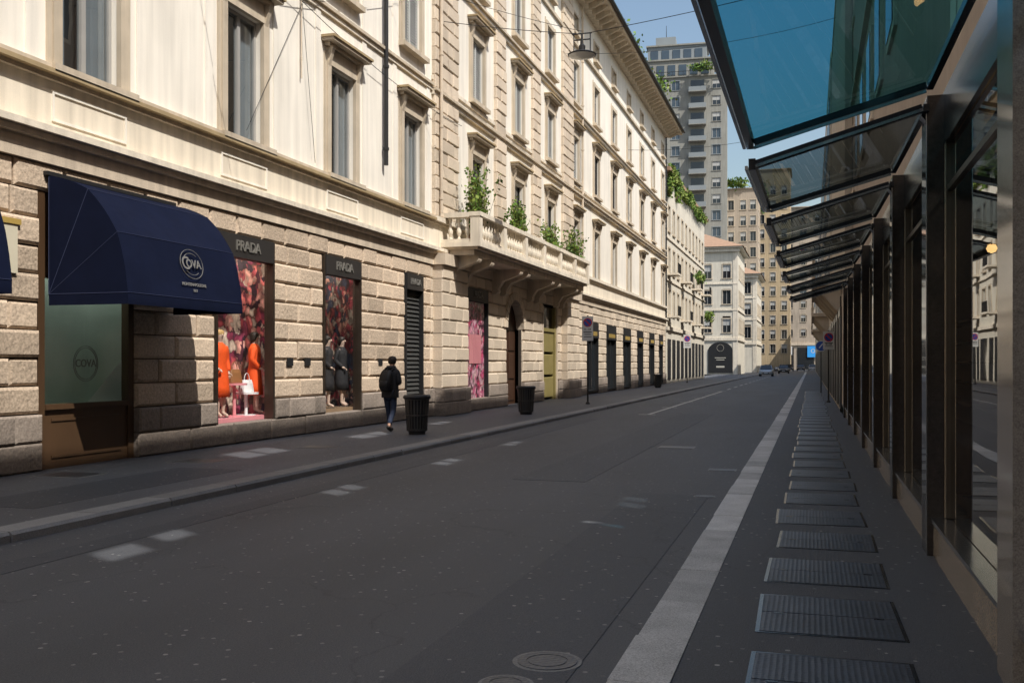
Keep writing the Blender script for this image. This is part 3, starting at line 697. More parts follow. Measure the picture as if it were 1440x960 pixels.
for y,h,w in((30.2,2.1,.8),(34.9,1.8,.5),(39.7,1.5,.8),(44.0,1.9,.5)): bush(Xw+.75,y,5.345,h,w,'bushy green bamboo-like plant in a planter on the balcony')
# ================================================================== generic buildings
def facade(parent,M,width,h,rows,cols,ww,mat,proto,z0=0,extra=[]):
    b=MB(); ops=[(c-ww/2,c+ww/2,a,d) for c in cols for a,d in rows]
    b.wall(-.25,0,0,width,z0,h,ops+extra,mat); b.obj('wall',parent,M=M)
    for c in cols:
        for a,d in rows: dup(R.choice(proto) if isinstance(proto,list) else proto,parent,M=M@T(0,c,a))
def building(name,label,loc,rot,w,d,h,mat,rows,cols,ww,proto,side=None,left=None,roofm='tile',slab=.3,over=.3,extra=[]):
    r=root(name,loc,label,'building',rot=rad(rot),local=True)
    facade(r,Matrix.Identity(4),w,h,rows,cols,ww,mat,proto,extra=extra)
    if side is not None: facade(r,T(-.252,w,0)@Rz(90),d-.252,h,rows,side,ww,mat,proto)
    if left is not None: facade(r,T(-d,0,0)@Rz(-90),d-.252,h,rows,left,ww,mat,proto)
    b=MB(); b.box(-d,-.27,.27,w-.27,0,h-.05,'interior_dark')
    if side is None: b.box(-d,-.252,w-.268,w,0,h-.01,mat)
    if left is None: b.box(-d,-.252,0,.268,0,h-.01,mat)
    b.obj('core',r)
    b=MB(); b.box(-d,over,-over,w+over,h+.002,h+slab,roofm if slab>.25 else mat); b.obj('roof',r)
    return r
fw=farwin(1.2,2.0,'trim'); fwp=farwin(1.2,2.0,'far_cream','win_blue'); fws=farwin(1.2,2.0,'trim',sh=True)
fw3=farwin(1.6,1.8,'tower_grey','win_blue'); fw3s=farwin(1.6,1.8,'tower',sh=True)
building('stucco_building','long cream stucco palazzo, unseen behind the camera, added to darken reflections',(Xw,-57.8,0),0,61.7,8,19,'plaster2',[(1.0,3.2),(6.1,8.1),(10.5,12.5),(14.5,16.5)],[2.5+4.5*i for i in range(13)],1.2,[fw,fws])  # unseen frontage added to darken reflections and cut skylight on the road
building('apartment_building','unseen cream palazzo closing the street behind the camera, added to darken reflections',(14,-60,0),90,40,8,20,'rustic2',[(1.0,3.2),(6.1,8.1),(10.5,12.5),(14.5,16.5)],[2.5+4.5*i for i in range(8)],1.2,[fw])  # unseen end block added so polished surfaces mirror a wall, not sky
rows3=[(1.0,3.4),(5.6,7.6),(9.0,11.0),(12.4,14.4)]
B3=building('apartment_building','cream apartment block with small balconies and greenery hanging from the roof',(Xw-.1,79.9,0),0,30,10,17,'far_cream',rows3[1:],[1.7+2.9*i for i in range(10)],1.2,[fw,fws],left=[2,5,8],over=.4)
b=MB()
for i in range(10): b.box(.001,.06,.8+2.9*i,2.6+2.9*i,.3,3.6,'black')
b.box(.001,.15,0,30,4.3,4.6,'band_pale'); b.box(.001,.1,0,30,8.3,8.4,'band_pale'); b.box(.001,.1,0,30,11.7,11.8,'band_pale'); b.obj('shopfront',B3)
for i in range(0,10,3):
    b=MB(); y=1.7+2.9*i
    for z in(5.3,8.75): b.box(.001,.9,y-1,y+1,z,z+.15,'band_pale'); b.box(.85,.9,y-1,y+1,z+.9,z+.95,'iron'); [b.box(.86,.88,y-1+.13*q,y-.98+.13*q,z+.15,z+.9,'iron') for q in range(16)]
    b.obj('balcony',B3)
def ivy(x,y,z,sx,sy,sz,n,lab='climbing green ivy hanging over the roof edge',name='ivy',sz_leaf=.22):
    b=MB(); b.leaves((x,y,z),(sx,sy,sz),n,sz_leaf,'leaf',clumps=22); b.leaves((x+.1,y,z),(sx,sy,sz),n//2,sz_leaf,'leaf_pale',clumps=14)
    b.tube([(x,y-sy*.6,z-sz*.8),(x,y,z),(x,y+sy*.6,z+sz*.3)],[.06,.05,.03],'bark',6)
    return b.obj(name,label=lab,category='plant')
ivy(Xw+.1,84,17.1,.3,4.2,.6,1400); ivy(Xw+.1,92,16.9,.3,4.8,.5,1200); ivy(Xw+.15,102,16.7,.3,5.5,.5,1000)
ivy(Xw+.05,80.8,15.9,.2,.5,.9,300); ivy(Xw+.05,86,16.1,.2,1.0,.6,260); ivy(Xw+.6,99,10.0,.4,1.3,.5,360); ivy(Xw+.6,108,6.6,.4,1.3,.5,340)
ivy(Xw-1.5,73,22.0,2,5,1.3,1500,'rooftop garden shrubs behind the eaves','shrub',.24); ivy(Xw-1,62,21.7,1.4,4,1.0,700,'rooftop garden shrubs behind the eaves','shrub',.24)
rows4=[(6.2,8.6),(10.4,12.6),(14.2,16.4)]
def hipped(name,lab,loc,w,d,h,rows,cols,side,rh,mat='far_cream'):
    r=building(name,lab,loc,-90,w,d,h,mat,rows,cols,1.2,[fw,fws],side=side,over=.7,slab=.22)
    b=MB(); o=.9
    vs=[(o,-o,h+.23),(o,w+o,h+.23),(-d,w+o,h+.23),(-d,-o,h+.23),(-w/2,w/2-.1,h+rh),(-d+w/2,w/2-.1,h+rh)]
    b.add(vs,[(0,1,4),(1,2,5,4),(2,3,5),(3,0,4,5)],'tile'); b.obj('hip_roof',r)
    b=MB(); b.box(.001,.2,0,w,5.0,5.4,'band_pale'); b.box(.001,.12,0,w,9.4,9.6,'band_pale'); b.box(.001,.12,0,w,13.3,13.5,'band_pale'); b.box(.001,.4,-.3,w+.3,h-.5,h-.01,'band_pale')
    for y in (0,w-.7): b.box(.001,.08,y,y+.7,0,h-.5,'band_pale')
    b.box(-d,-.25,w+.001,w+.2,5.0,5.4,'band_pale'); b.box(-d,-.25,w+.001,w+.15,9.4,9.6,'band_pale')
    b.obj('cornice',r); return r
B4=hipped('corner_building','cream corner house with tiled hip roof and dark arched shopfront',(-21.3,150,0),11,16,18.6,rows4,[1.3,3.9,6.6,9.4],[2.5,5.5,8.5,11.5,14],3.0)
b=MB(); n=16
b.prism_x([(6.7,.2),(10.3,.2),(10.3,3.4)]+[(8.5+1.8*math.cos(rad(180*i/n)),3.4+1.4*math.sin(rad(180*i/n))) for i in range(n+1)]+[(6.7,3.4)],.01,.12,'black')
for i in range(24):
    a=rad(15*i);c=rad(15*(i+1)); b.beam((.14,8.5+.5*math.cos(a),3.9+.5*math.sin(a)),(.14,8.5+.5*math.cos(c),3.9+.5*math.sin(c)),.03,.08,'letter_cream',up=(1,0,0))
b.box(.121,.14,7.7,9.3,2.4,2.5,'letter_cream'); b.box(.121,.14,7.9,9.1,2.1,2.2,'letter_cream'); b.box(.121,.14,7.9,9.1,1.0,1.25,'letter_cream')
b.box(.01,.1,1,5.8,.3,3.6,'black'); b.obj('shopfront',B4)
hipped('corner_building','narrow cream house with tiled roof beyond the corner shop',(-19.5,184,0),10.2,18,17.5,rows4,[1.3,3.9,6.4,8.6],[2.5,5.5,8.5,11.5,14],3.0)
trows=[(4+3.25*i,5.8+3.25*i) for i in range(17)]
TW=building('tower_block','tall grey-green stone apartment tower with stacked balconies and set-back penthouse',(-33.0,199,0),-90+4,17.2,14,58.5,'tower',trows[4:],[1.6,4.4,7.2,15.2],1.6,[fw3,fw3s],left=[3,7,11],over=.3,slab=.24)
b=MB()
for i in range(4,17):
    z=3.2+3.25*i
    b.box(.001,1.5,9.8,13.2,z,z+.15,'tower'); b.box(1.4,1.46,9.85,13.15,z+.15,z+1.0,'tower_grey'); b.box(.001,.05,10.2,12.8,z+.25,z+2.6,'win_dark')
    b.box(.05,1.4,9.8,9.86,z+.15,z+1.0,'tower_grey'); b.box(.05,1.4,13.14,13.2,z+.15,z+1.0,'tower_grey')
b.obj('balcony',TW)
b=MB(); b.wall(-11,-1.2,.5,14.6,58.75,62.3,[],'tower'); b.wall(-10,-2.4,1.5,13.2,62.3,65.6,[],'tower_grey')
for i in range(6): b.box(-1.199,-1.1,1.2+2.2*i,2.7+2.2*i,59.3,61.4,'win_blue')
for i in range(5): b.box(-2.399,-2.3,2.1+2.2*i,3.6+2.2*i,62.9,64.8,'win_blue')
b.box(-11.3,-.9,.2,14.9,62.301,62.6,'tower'); b.box(-10.3,-2.1,1.2,13.5,65.601,65.9,'tower'); b.box(-8,-4,3,7,65.901,68,'tower_grey'); b.cyl((-6,5,68),(-6,5,71),.08,.04,6,'iron')
for i in range(16): b.box(-.1,-.04,.2+1.06*i,.26+1.06*i,58.741,59.7,'iron')
b.box(-.12,-.02,.1,17.1,59.7,59.78,'iron')
b.obj('penthouse',TW)
ivy(-19.5,198.2,60,3,1,.8,300,'rooftop shrubs on the tower terrace','shrub',.5)
building('terraced_block','tan apartment block with planted roof terrace',(-22.5,213,0),-90,12,10,38,'far_stone',[(4+3.3*i,6+3.3*i) for i in range(3,10)],[1.5,4,6.5,9,11],1.2,[fw,fws],side=[2,5,8],over=.3,slab=.2)
ivy(-17,213,39,5,1,1.2,700,'rooftop shrubs on the planted terrace','shrub',.6)
building('terraced_block','ochre apartment block with stepped terraces',(-12,236,0),-90,7.5,12,46,'far_ochre',[(4+3.3*i,6+3.3*i) for i in range(0,12)],[1.2,3.7,6.2],1.2,[fw,fws],side=[2,5,8],over=.3,slab=.2)
ivy(-11,235.5,40,1.5,.8,3,400,'climbing shrubs on the terraces','shrub',.6)
ew=farwin(1.7,1.7,'far_stone','win_blue')
EB=building('office_building','beige stone office block closing the street with rows of square windows',(-14,262,0),-90,40,14,41,'far_stone',[(8.5+3.6*i,10.2+3.6*i) for i in range(9)],[2+3.4*i for i in range(11)],1.7,[ew,fws],left=[2.5,6,9.5],over=.4,slab=.2)
b=MB(); b.box(.001,.3,0,40,6.2,6.8,'band'); 
for i in range(8): b.box(.001,.15,1+4.9*i,5+4.9*i,.2,5.6,'black' if i%2 else 'win_dark')
b.box(.16,.4,6.0,9.5,3.8,5.9,'screen_pale'); b.box(.16,.4,13.2,17.5,3.2,6.0,'screen_blue'); b.obj('shopfront',EB)
lettering(EB,'OVS',1.4,(.42,15.3,4.7),'sign_white')
# ================================================================== RIGHT BUILDING
XR=1.0
RB=root('arcade_building',(XR,-30,0),'dark polished granite shop building with bronze windows and glass canopies','building')
cols=[9.35+3.75*k for k in range(-3,8)]
HY1=33.5
sun=Vector((.75,-.45,1.1)).normalized()
sun_patches=[(-5.95,7.6,.62,.42),(-6.05,8.5,.5,.36),(-6.0,12.2,.95,.40),(-6.0,16.2,1.0,.34),(-6.05,20.3,1.0,.3),(-2.05,12.1,.9,.34),(-2.1,10.38,.2,.5),(-9.6,15.9,1.6,.8),(-9.5,20.6,1.9,.6),(-9.6,25.2,1.2,.4)]  # ground spots to be sunlit, standing in for light thrown back by windows
xwall=1.3; sun_gaps=[]
for px,py,ly,lx in sun_patches:
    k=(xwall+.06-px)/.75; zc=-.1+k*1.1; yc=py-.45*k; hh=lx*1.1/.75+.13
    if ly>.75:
        sun_gaps.append((yc-ly/2,yc-.05,zc-hh/2,zc+hh/2)); sun_gaps.append((yc+.05,yc+ly/2,zc-hh/2+.08,zc+hh/2+.05))
    else: sun_gaps.append((yc-ly/2,yc+ly/2,zc-hh/2,zc+hh/2))
b=MB(); b.wall(xwall,xwall+.1,-57,55,3.92,17.7,sun_gaps,'right_wall'); b.obj('wall',RB)  # openings in this wall are added only to let sun patches through
for k in range(-8,18):
    y=-1.2+3.1*k
    for z in(7.0,12.3):
        if 4<y<52:
            b=MB(); b.box(xwall-.06,xwall-.001,y-.8,y+.8,z-.12,z+1.9,'band'); b.box(xwall-.08,xwall-.061,y-.65,y+.65,z,z+1.8,'win_blue')
            b.obj('window',RB)
b=MB(); b.box(xwall-.12,xwall-.001,-57,55,9.6,9.75,'right_stone'); b.box(xwall-.1,xwall-.001,-57,55,14.6,14.75,'right_stone'); b.box(xwall-.25,xwall+.1,-57,55,17.702,17.95,'right_stone'); b.box(1.08,1.3,-57,HY1,3.45,3.9,'steel_dark'); b.obj('cornice',RB)
for y in cols:
    b=MB(); b.box(.95,1.17,y-.21,y+.21,-.04,3.88,'granite_reflecting' if y<6 else 'polished_granite')
    if y>6: b.box(.942,.9495,y-.205,y-.19,0,3.85,'steel')
    b.obj('column',RB)
for i in range(len(cols)-1):
    a,c=cols[i]+.21,cols[i+1]-.21
    b=MB(); b.box(1.0,1.3,a,c,-.04,.26,'ledge'); b.box(.975,1.32,a,c,.262,.295,'steel')
    b.box(1.09,1.16,a+.001,a+.06,.302,3.45,'bronze'); b.box(1.09,1.16,c-.08,c-.01,.302,3.45,'bronze'); b.box(1.08,1.09,c-.06,c-.04,.302,3.45,'bronze_light')
    b.box(1.10,1.15,a+.06,c-.08,3.05,3.1,'bronze')
    w=b.obj('shop_window',RB); b=MB(); b.pane(1.125,a+.06,c-.08,.302,3.44,'glass_store'); b.obj('pane',w)
b=MB(); b.box(.98,1.3,-57,cols[0]-.22,-.04,3.44,'polished_granite')
b.box(1.32,4.2,-57,HY1,-.02,.02,'floor_warm'); b.box(4.0,4.1,-30,HY1,.02,3.6,'shop_wood'); b.box(1.32,4.2,-57,HY1,3.6,3.9,'interior_dark'); b.box(1.32,4.2,-30.2,-30,0,3.59,'interior_dark'); b.box(1.32,4,HY1-.1,HY1,.021,3.59,'shop_wood')
for y in range(6,33,3):
    for z in(.6,1.1,1.6,2.1,2.6): b.box(3.5,4,y,y+2.2,z,z+.04,'bronze_light')
b.obj('shop_interior',RB)
for (x,y,zz) in((1.78,11.2,2.82),(2.7,16,3.2),(2.2,20,3.3),(2.0,26,3.3),(2.2,9.4,1.05)):
    r=root('ceiling_spotlight',(x,y,zz),'small lit warm spotlight hanging inside the shop','lamp',group='shop spotlights')
    b=MB(); b.cyl((x,y,3.6),(x,y,zz+.16),.010,.010,8,'iron'); b.cyl((x,y,zz+.16),(x,y,zz+.0),.04,.06,14,'bronze'); b.obj('housing',r)
    b=MB(); b.lathe((x,y,zz-.04),[(.001,-.05),(.04,-.035),(.055,0),(.04,.035),(.001,.05)],16,'warm_lamp'); b.obj('bulb',r,smooth=True)
for k in range(7):
    y0=(5.34 if k else 4.75)+3.75*k; y1=5.34+3.75*k+3.50; xo,zo,xi,zi=-.5,3.46,.94,3.84
    dn,df=(-.09 if k else -.04),.04
    A0=Vector((xo,y0,zo+dn)); A1=Vector((xo,y1,zo+df)); B0=Vector((xi,y0,zi+dn*.8)); B1_=Vector((xi,y1,zi+df))
    f=MB(); m='steel_dark'
    f.beam(A0,A1,.06,.10,m); f.beam(A0+Vector((-.05,0,-.03)),A1+Vector((-.05,0,-.03)),.025,.035,'steel'); f.beam(B0,B1_,.05,.06,m)
    e=Vector((.031,.035,0)); g_=Vector((-.03,.035,0))
    f.beam(A0+e,B0+g_,.06,.07,m); f.beam(A0+e+Vector((0,-.045,-.02)),B0+g_+Vector((0,-.045,-.02)),.02,.025,'steel')
    e=Vector((.031,-.03,0)); g_=Vector((-.03,-.03,0))
    f.beam(A1+e,B1_+g_,.045,.055,m); f.beam(A1+e+Vector((0,0,-.045)),B1_+g_+Vector((0,0,-.045)),.02,.025,'steel')
    f.cyl((xi-.02,y0+.2,zi-.1),(xi+.1,y0+.2,zi-.25),.03,.03,8,'steel')
    c=f.obj('canopy',RB)
    u=Vector((0,0,.02)); g=MB(); g.add([A0+u,B0+u,B1_+u,A1+u],[(0,1,2,3)],'glass_canopy' if k==0 else 'glass_canopy_dark'); g.obj('glass_panel',c)
RS=root('stone_building',(XR,33.6,0),'brown stone building with corbelled balcony beside the pavement','building')
b=MB(); b.box(1.0,8,33.6,54.9,-.04,3.9,'right_stone'); b.box(1.05,1.28,33.6,54.9,3.92,17,'right_stone'); b.box(1.0,10,55.1,150,-.04,18.0,'right_stone'); b.box(1.0,10,150.2,235,-.04,16.3,'far_cream')
for k in range(50):
    y=35+3.6*k
    if y<232: b.box(.95,.999,y,y+2.2,.1,3.2,'black'); b.box(.93,.999,y-.1,y+2.3,3.2,3.5,'bronze')
    if y>56 and y<232:
        for z in(6,10,14): b.box(.96,.999,y+.4,y+1.7,z,z+2.1,'win_blue')
b.obj('wall',RS)
for y0,y1 in((36,46),(60,70),(88,98)):
    b=MB(); b.box(.05,.999,y0,y1,4.3,4.5,'right_stone'); b.box(.05,.15,y0,y1,5.3,5.42,'right_stone')
    y=y0
    while y<y1: b.lathe((.1,y+.1,4.5),[(.05,0),(.03,.1),(.07,.3),(.03,.6),(.05,.8)],6,'right_stone'); y+=.3
    for i in range(5):
        y=y0+.4+i*(y1-y0-.8)/4; b.prism_y([(1.0,3.4),(.85,3.45),(.3,4.1),(.15,4.299),(1.0,4.299)],y-.15,y+.15,'right_stone')
    b.obj('balcony',RS)
# ================================================================== street furniture
def bin_(x,y,z=0):
    r=root('litter_bin',(x,y,z),'dark iron slatted litter bin standing on the pavement','litter bin',local=True,group='litter bins on the pavement')
    b=MB(); n=22
    for i in range(n):
        a=2*math.pi*i/n; c,s=math.cos(a),math.sin(a)
        b.beam((.225*c,.225*s,.08),(.272*c,.272*s,.80),.032,.014,'iron_slat',up=(c,s,0))
    for q,rr in((.1,.228),(.42,.25),(.78,.274)): b.lathe((0,0,q),[(rr,0),(rr+.012,0),(rr+.012,.03),(rr,.03),(rr,0)],26,'iron_slat')
    b.lathe((0,0,0),[(.10,0),(.19,0),(.19,.05),(.21,.09),(.001,.1)],20,'iron'); b.obj('slatted_body',r)
    b=MB(); b.lathe((0,0,0),[(.17,.1),(.22,.8),(.21,.8),(.16,.12)],22,'black'); b.obj('liner',r)
    b=MB(); b.lathe((0,0,.80),[(.285,0),(.31,.01),(.315,.05),(.29,.09),(.24,.07),(.23,.02)],26,'iron')
    b.obj('rim',r,smooth=True)
    return r
bin_(-8.55,21.0); bin_(-8.6,30.2); bin_(-9.7,66)
def no_parking(x,y,zt,w=.42,h=.95,lab='tall no-parking sign with panel on a grey pole beside the kerb',z0=0):
    r=root('street_sign',(x,y,z0),lab,'sign',local=True)
    b=MB(); b.cyl((0,0,0),(0,0,zt-z0+.05),.035,.035,10,'iron'); b.lathe((0,0,0),[(.09,0),(.09,.04),(.04,.1)],12,'iron'); b.obj('pole',r)
    p=MB(); z=zt-z0; p.box(-w/2,w/2,-.06,-.045,z-h,z,'sign_white'); p.box(-w/2-.01,w/2+.01,-.045,-.036,z-h-.01,z+.01,'frame_grey'); pl=p.obj('sign_panel',r)
    q=MB(); c=(0,0,z-w*.55); rr=w*.42
    for k,(ra,m,yy) in enumerate(((rr,'sign_red',-.064),(rr*.8,'sign_blue',-.067))):
        q.cyl((0,-.06,c[2]),(0,yy,c[2]),ra,ra,28,m)
    q.beam((-rr*.62,-.069,c[2]+rr*.62),(rr*.62,-.069,c[2]-rr*.62),.006,.05,'sign_red',up=(1,0,1))
    q.obj('prohibition_symbol',r)
    t=MB(); t.mesh(textmesh('0 - 24',.11,.002,.001),'black',TM((0,-.063,z-w*1.2),(0,0,1),(0,-1,0)))
    t.box(-w*.38,w*.38,-.063,-.0605,z-h*.62,z-h*.66,'black'); t.box(-w*.3,w*.3,-.063,-.0605,z-h*.72,z-h*.75,'black'); t.box(-w*.36,w*.36,-.063,-.0605,z-h*.82,z-h*.85,'black'); t.obj('lettering',r)
    r.rotation_euler=(0,0,rad(8)); return r
no_parking(-8.45,38.6,3.45); no_parking(-9.9,84,4.0,.6,1.1); no_parking(.72,44,2.95,.45,.75,z0=-.035)
r=root('street_sign',(.55,58,-.035),'round blue direction sign on a thin pole','sign',local=True)
b=MB(); b.cyl((0,0,0),(0,0,2.9),.03,.03,8,'iron'); b.obj('pole',r)
b=MB(); b.cyl((0,-.03,2.6),(0,-.05,2.6),.3,.3,24,'sign_white'); b.cyl((0,-.05,2.6),(0,-.055,2.6),.27,.27,24,'sign_blue'); b.beam((.1,-.06,2.75),(-.1,-.06,2.5),.01,.06,'sign_white',up=(1,0,0)); b.obj('sign_disc',r)
def cable(p,q,sag=.4,r=.011):
    p=Vector(p);q=Vector(q);n=10;pts=[]
    for i in range(n+1):
        t=i/n; c=p.lerp(q,t); c.z-=sag*4*t*(1-t); pts.append(c)
    b=MB(); b.tube(pts,[r]*(n+1),'iron',5)
    b.obj('overhead_cable',label='thin black cable strung across the street',category='cable',group='overhead cables')
lx,ly,lz=-6.5,28.9,10.75
cable((Xw,28.9,12.2),(lx,ly,lz+.62),.05); cable((lx,ly,lz+.62),(xwall,28.9,12.4),.1); cable((Xw,24.4,12.0),(lx,ly,lz+.7),.1,.008)
cable((Xw,28.7,12.9),(xwall,27.5,13.5),.5,.008); cable((Xw+.1,16.0,8.8),(Xw+.3,28,13.2),.5,.009); cable((Xw+.1,15.9,9.5),(xwall,14,12.2),.5,.009)
cable((Xw+.15,20.0,9.65),(Xw+.1,15.2,10.9),.2,.009); cable((Xw+.15,20,9.65),(Xw+.15,30.5,9.3),.25,.009); cable((Xw+.1,20,9.65),(Xw+.1,17.7,6.3),.0,.006); cable((Xw+.1,20,9.65),(Xw+.1,20.6,6.2),0,.006)
cable((Xw,45,16),(xwall,45,16.5),.5,.01); cable((Xw,62,15),(xwall,60,15.5),.5,.012)
r=root('hanging_street_lamp',(lx,ly,lz),'black bell-shaped street lamp hung on a cable over the road','street lamp',local=True)
b=MB(); b.lathe((0,0,0),[(.42,-.02),(.43,.01),(.33,.06),(.15,.09),(.10,.14),(.10,.26),(.05,.32),(.03,.62)],26,'iron'); b.cyl((-.25,0,.45),(.25,0,.45),.02,.02,8,'iron'); b.cyl((-.3,0,.63),(.3,0,.63),.02,.02,8,'iron'); b.beam((-.25,0,.07),(-.25,0,.64),.025,.025,'iron',up=(1,0,0)); b.beam((.25,0,.07),(.25,0,.64),.025,.025,'iron',up=(1,0,0)); b.obj('lamp_shade',r)
b=MB(); b.lathe((0,0,0),[(.40,-.02),(.32,-.06),(.2,-.10),(.001,-.12)],24,'lamp_clear'); b.obj('lamp_glass',r,smooth=True)
# ================================================================== cars
def car(x,y,rot,paint,lab):
    r=root('parked_car',(x,y,-.1),lab,'car',rot=rad(rot),local=True,group='cars parked at the end of the street')
    b=MB()
    st=[(-2.1,.35,.62,.70),(-2.0,.25,.74,.82),(-1.5,.22,.86,.88),(-.8,.22,.95,.90),(.6,.22,.97,.90),(1.6,.22,.98,.88),(2.0,.26,.92,.83),(2.1,.38,.80,.74)]
    vs=[]
    for yy,zl,zh,w in st:
        for px,pz in((-w,zl+.12),(-w*.92,zl),(w*.92,zl),(w,zl+.12),(w,zh-.16),(w*.9,zh),(-w*.9,zh),(-w,zh-.16)): vs.append((px,yy,pz))
    n=8;k=len(st); b.add(vs,[(j*n+i,j*n+(i+1)%n,(j+1)*n+(i+1)%n,(j+1)*n+i) for j in range(k-1) for i in range(n)]+[tuple(range(n-1,-1,-1)),tuple(range((k-1)*n,k*n))],paint)
    b.box(-.62,.62,-.35,1.2,1.44,1.5,paint)
    for sx in(-1,1):
        for (ya,za,yb,zb) in((-1.15,.94,-.4,1.45),(.35,.96,.35,1.45),(1.85,.96,1.25,1.45)): b.beam((sx*.80,ya,za),(sx*.63,yb,zb),.06,.05,paint,up=(1,0,0))
    b.obj('body',r)
    b=MB(); vs=[(-.8,-1.15,.93),(.8,-1.15,.93),(.8,1.85,.95),(-.8,1.85,.95),(-.61,-.38,1.44),(.61,-.38,1.44),(.61,1.22,1.44),(-.61,1.22,1.44)]
    b.add(vs,[(4,5,6,7),(0,1,5,4),(1,2,6,5),(2,3,7,6),(3,0,4,7)],'win_dark'); b.obj('window',r)
    for sx in(-1,1):
        for yy in(-1.3,1.3):
            w=MB(); w.cyl((sx*.68,yy,.32),(sx*.9,yy,.32),.32,.32,22,'tyre'); o=w.obj('wheel',r); w=MB(); w.cyl((sx*.9,yy,.32),(sx*.915,yy,.32),.2,.17,14,'steel'); w.obj('rim',o)
        b=MB(); b.box(sx*.5,sx*.76,-2.1,-2.0,.58,.72,'lamp_clear'); b.obj('headlight',r)
        b=MB(); b.box(sx*.6,sx*.8,2.03,2.12,.65,.85,'lamp_red'); b.obj('tail_light',r)
        b=MB(); b.box(sx*.88,sx*1.02,-.9,-.78,.95,1.08,paint); b.obj('mirror',r)
    b=MB(); b.box(-.4,.4,-2.13,-2.08,.36,.5,'black'); b.box(-.25,.25,-2.135,-2.131,.38,.48,'sign_white'); b.obj('number_plate',r)
car(-5.7,138,0,'car_silver','silver hatchback seen head-on standing at the kerb')
car(-4.4,176,0,'car_dark','dark parked car seen head-on')
for x,y,p in((-9.5,236,'car_dark'),(-7,237,'car_white'),(-4.6,236,'car_dark'),(-2.2,238,'car_dark'),(.4,236,'car_silver')): car(x,y,0,p,'parked car in the row at the street end')
# ================================================================== people
def skin_mesh(verts,edges,sub=2):
    me=bpy.data.meshes.new('s'); me.from_pydata([v[0] for v in verts],edges,[]); o=bpy.data.objects.new('s',me); COL.objects.link(o)
    md=o.modifiers.new('k','SKIN'); md.use_smooth_shade=True; sd=o.modifiers.new('d','SUBSURF'); sd.levels=sub; sd.render_levels=sub
    sv=me.skin_vertices[0].data
    for i,v in enumerate(verts):
        rr=v[1]; sv[i].radius=(rr,rr) if not isinstance(rr,tuple) else rr; sv[i].use_root=(i==0)
    dg=bpy.context.evaluated_depsgraph_get(); out=bpy.data.meshes.new_from_object(o.evaluated_get(dg)); bpy.data.objects.remove(o); return out
def body_mesh(J):
    V=[(J['pelvis'],.12),(J['waist'],.11),(J['chest'],.13),(J['neck'],.052),(J['jaw'],.066),(J['head'],.088),(J['crown'],.066)]
    E=[(0,1),(1,2),(2,3),(3,4),(4,5),(5,6)]
    for s in('l','r'):
        n=len(V); V+=[(J['sh'+s],.058),(J['el'+s],.042),(J['wr'+s],.026),(J['ha'+s],.034)]; E+=[(2,n),(n,n+1),(n+1,n+2),(n+2,n+3)]
        n=len(V); V+=[(J['hip'+s],.085),(J['kn'+s],.055),(J['an'+s],.036),(J['toe'+s],.03)]; E+=[(0,n),(n,n+1),(n+1,n+2),(n+2,n+3)]
    return skin_mesh(V,E)
def fingers(b,wr,ha,m,side):
    wr=Vector(wr);ha=Vector(ha);d=(ha-wr).normalized(); a=d.cross(Vector((0,0,1)));
    if a.length<.2: a=Vector((0,1,0))
    a.normalize(); c=d.cross(a)
    for i,(o,l) in enumerate(((-.026,.06),(-.009,.072),(.009,.068),(.026,.052))):
        p=ha+a*o+d*.01; q=p+d*l*.5+c*.008; t=q+d*l*.35+c*.03
        b.tube([p,q,t],[.010,.009,.007],m,7)
    p=ha-a*.028-d*.03; b.tube([p,p-a*.03+d*.02,p-a*.035+d*.05],[.012,.010,.008],m,7)
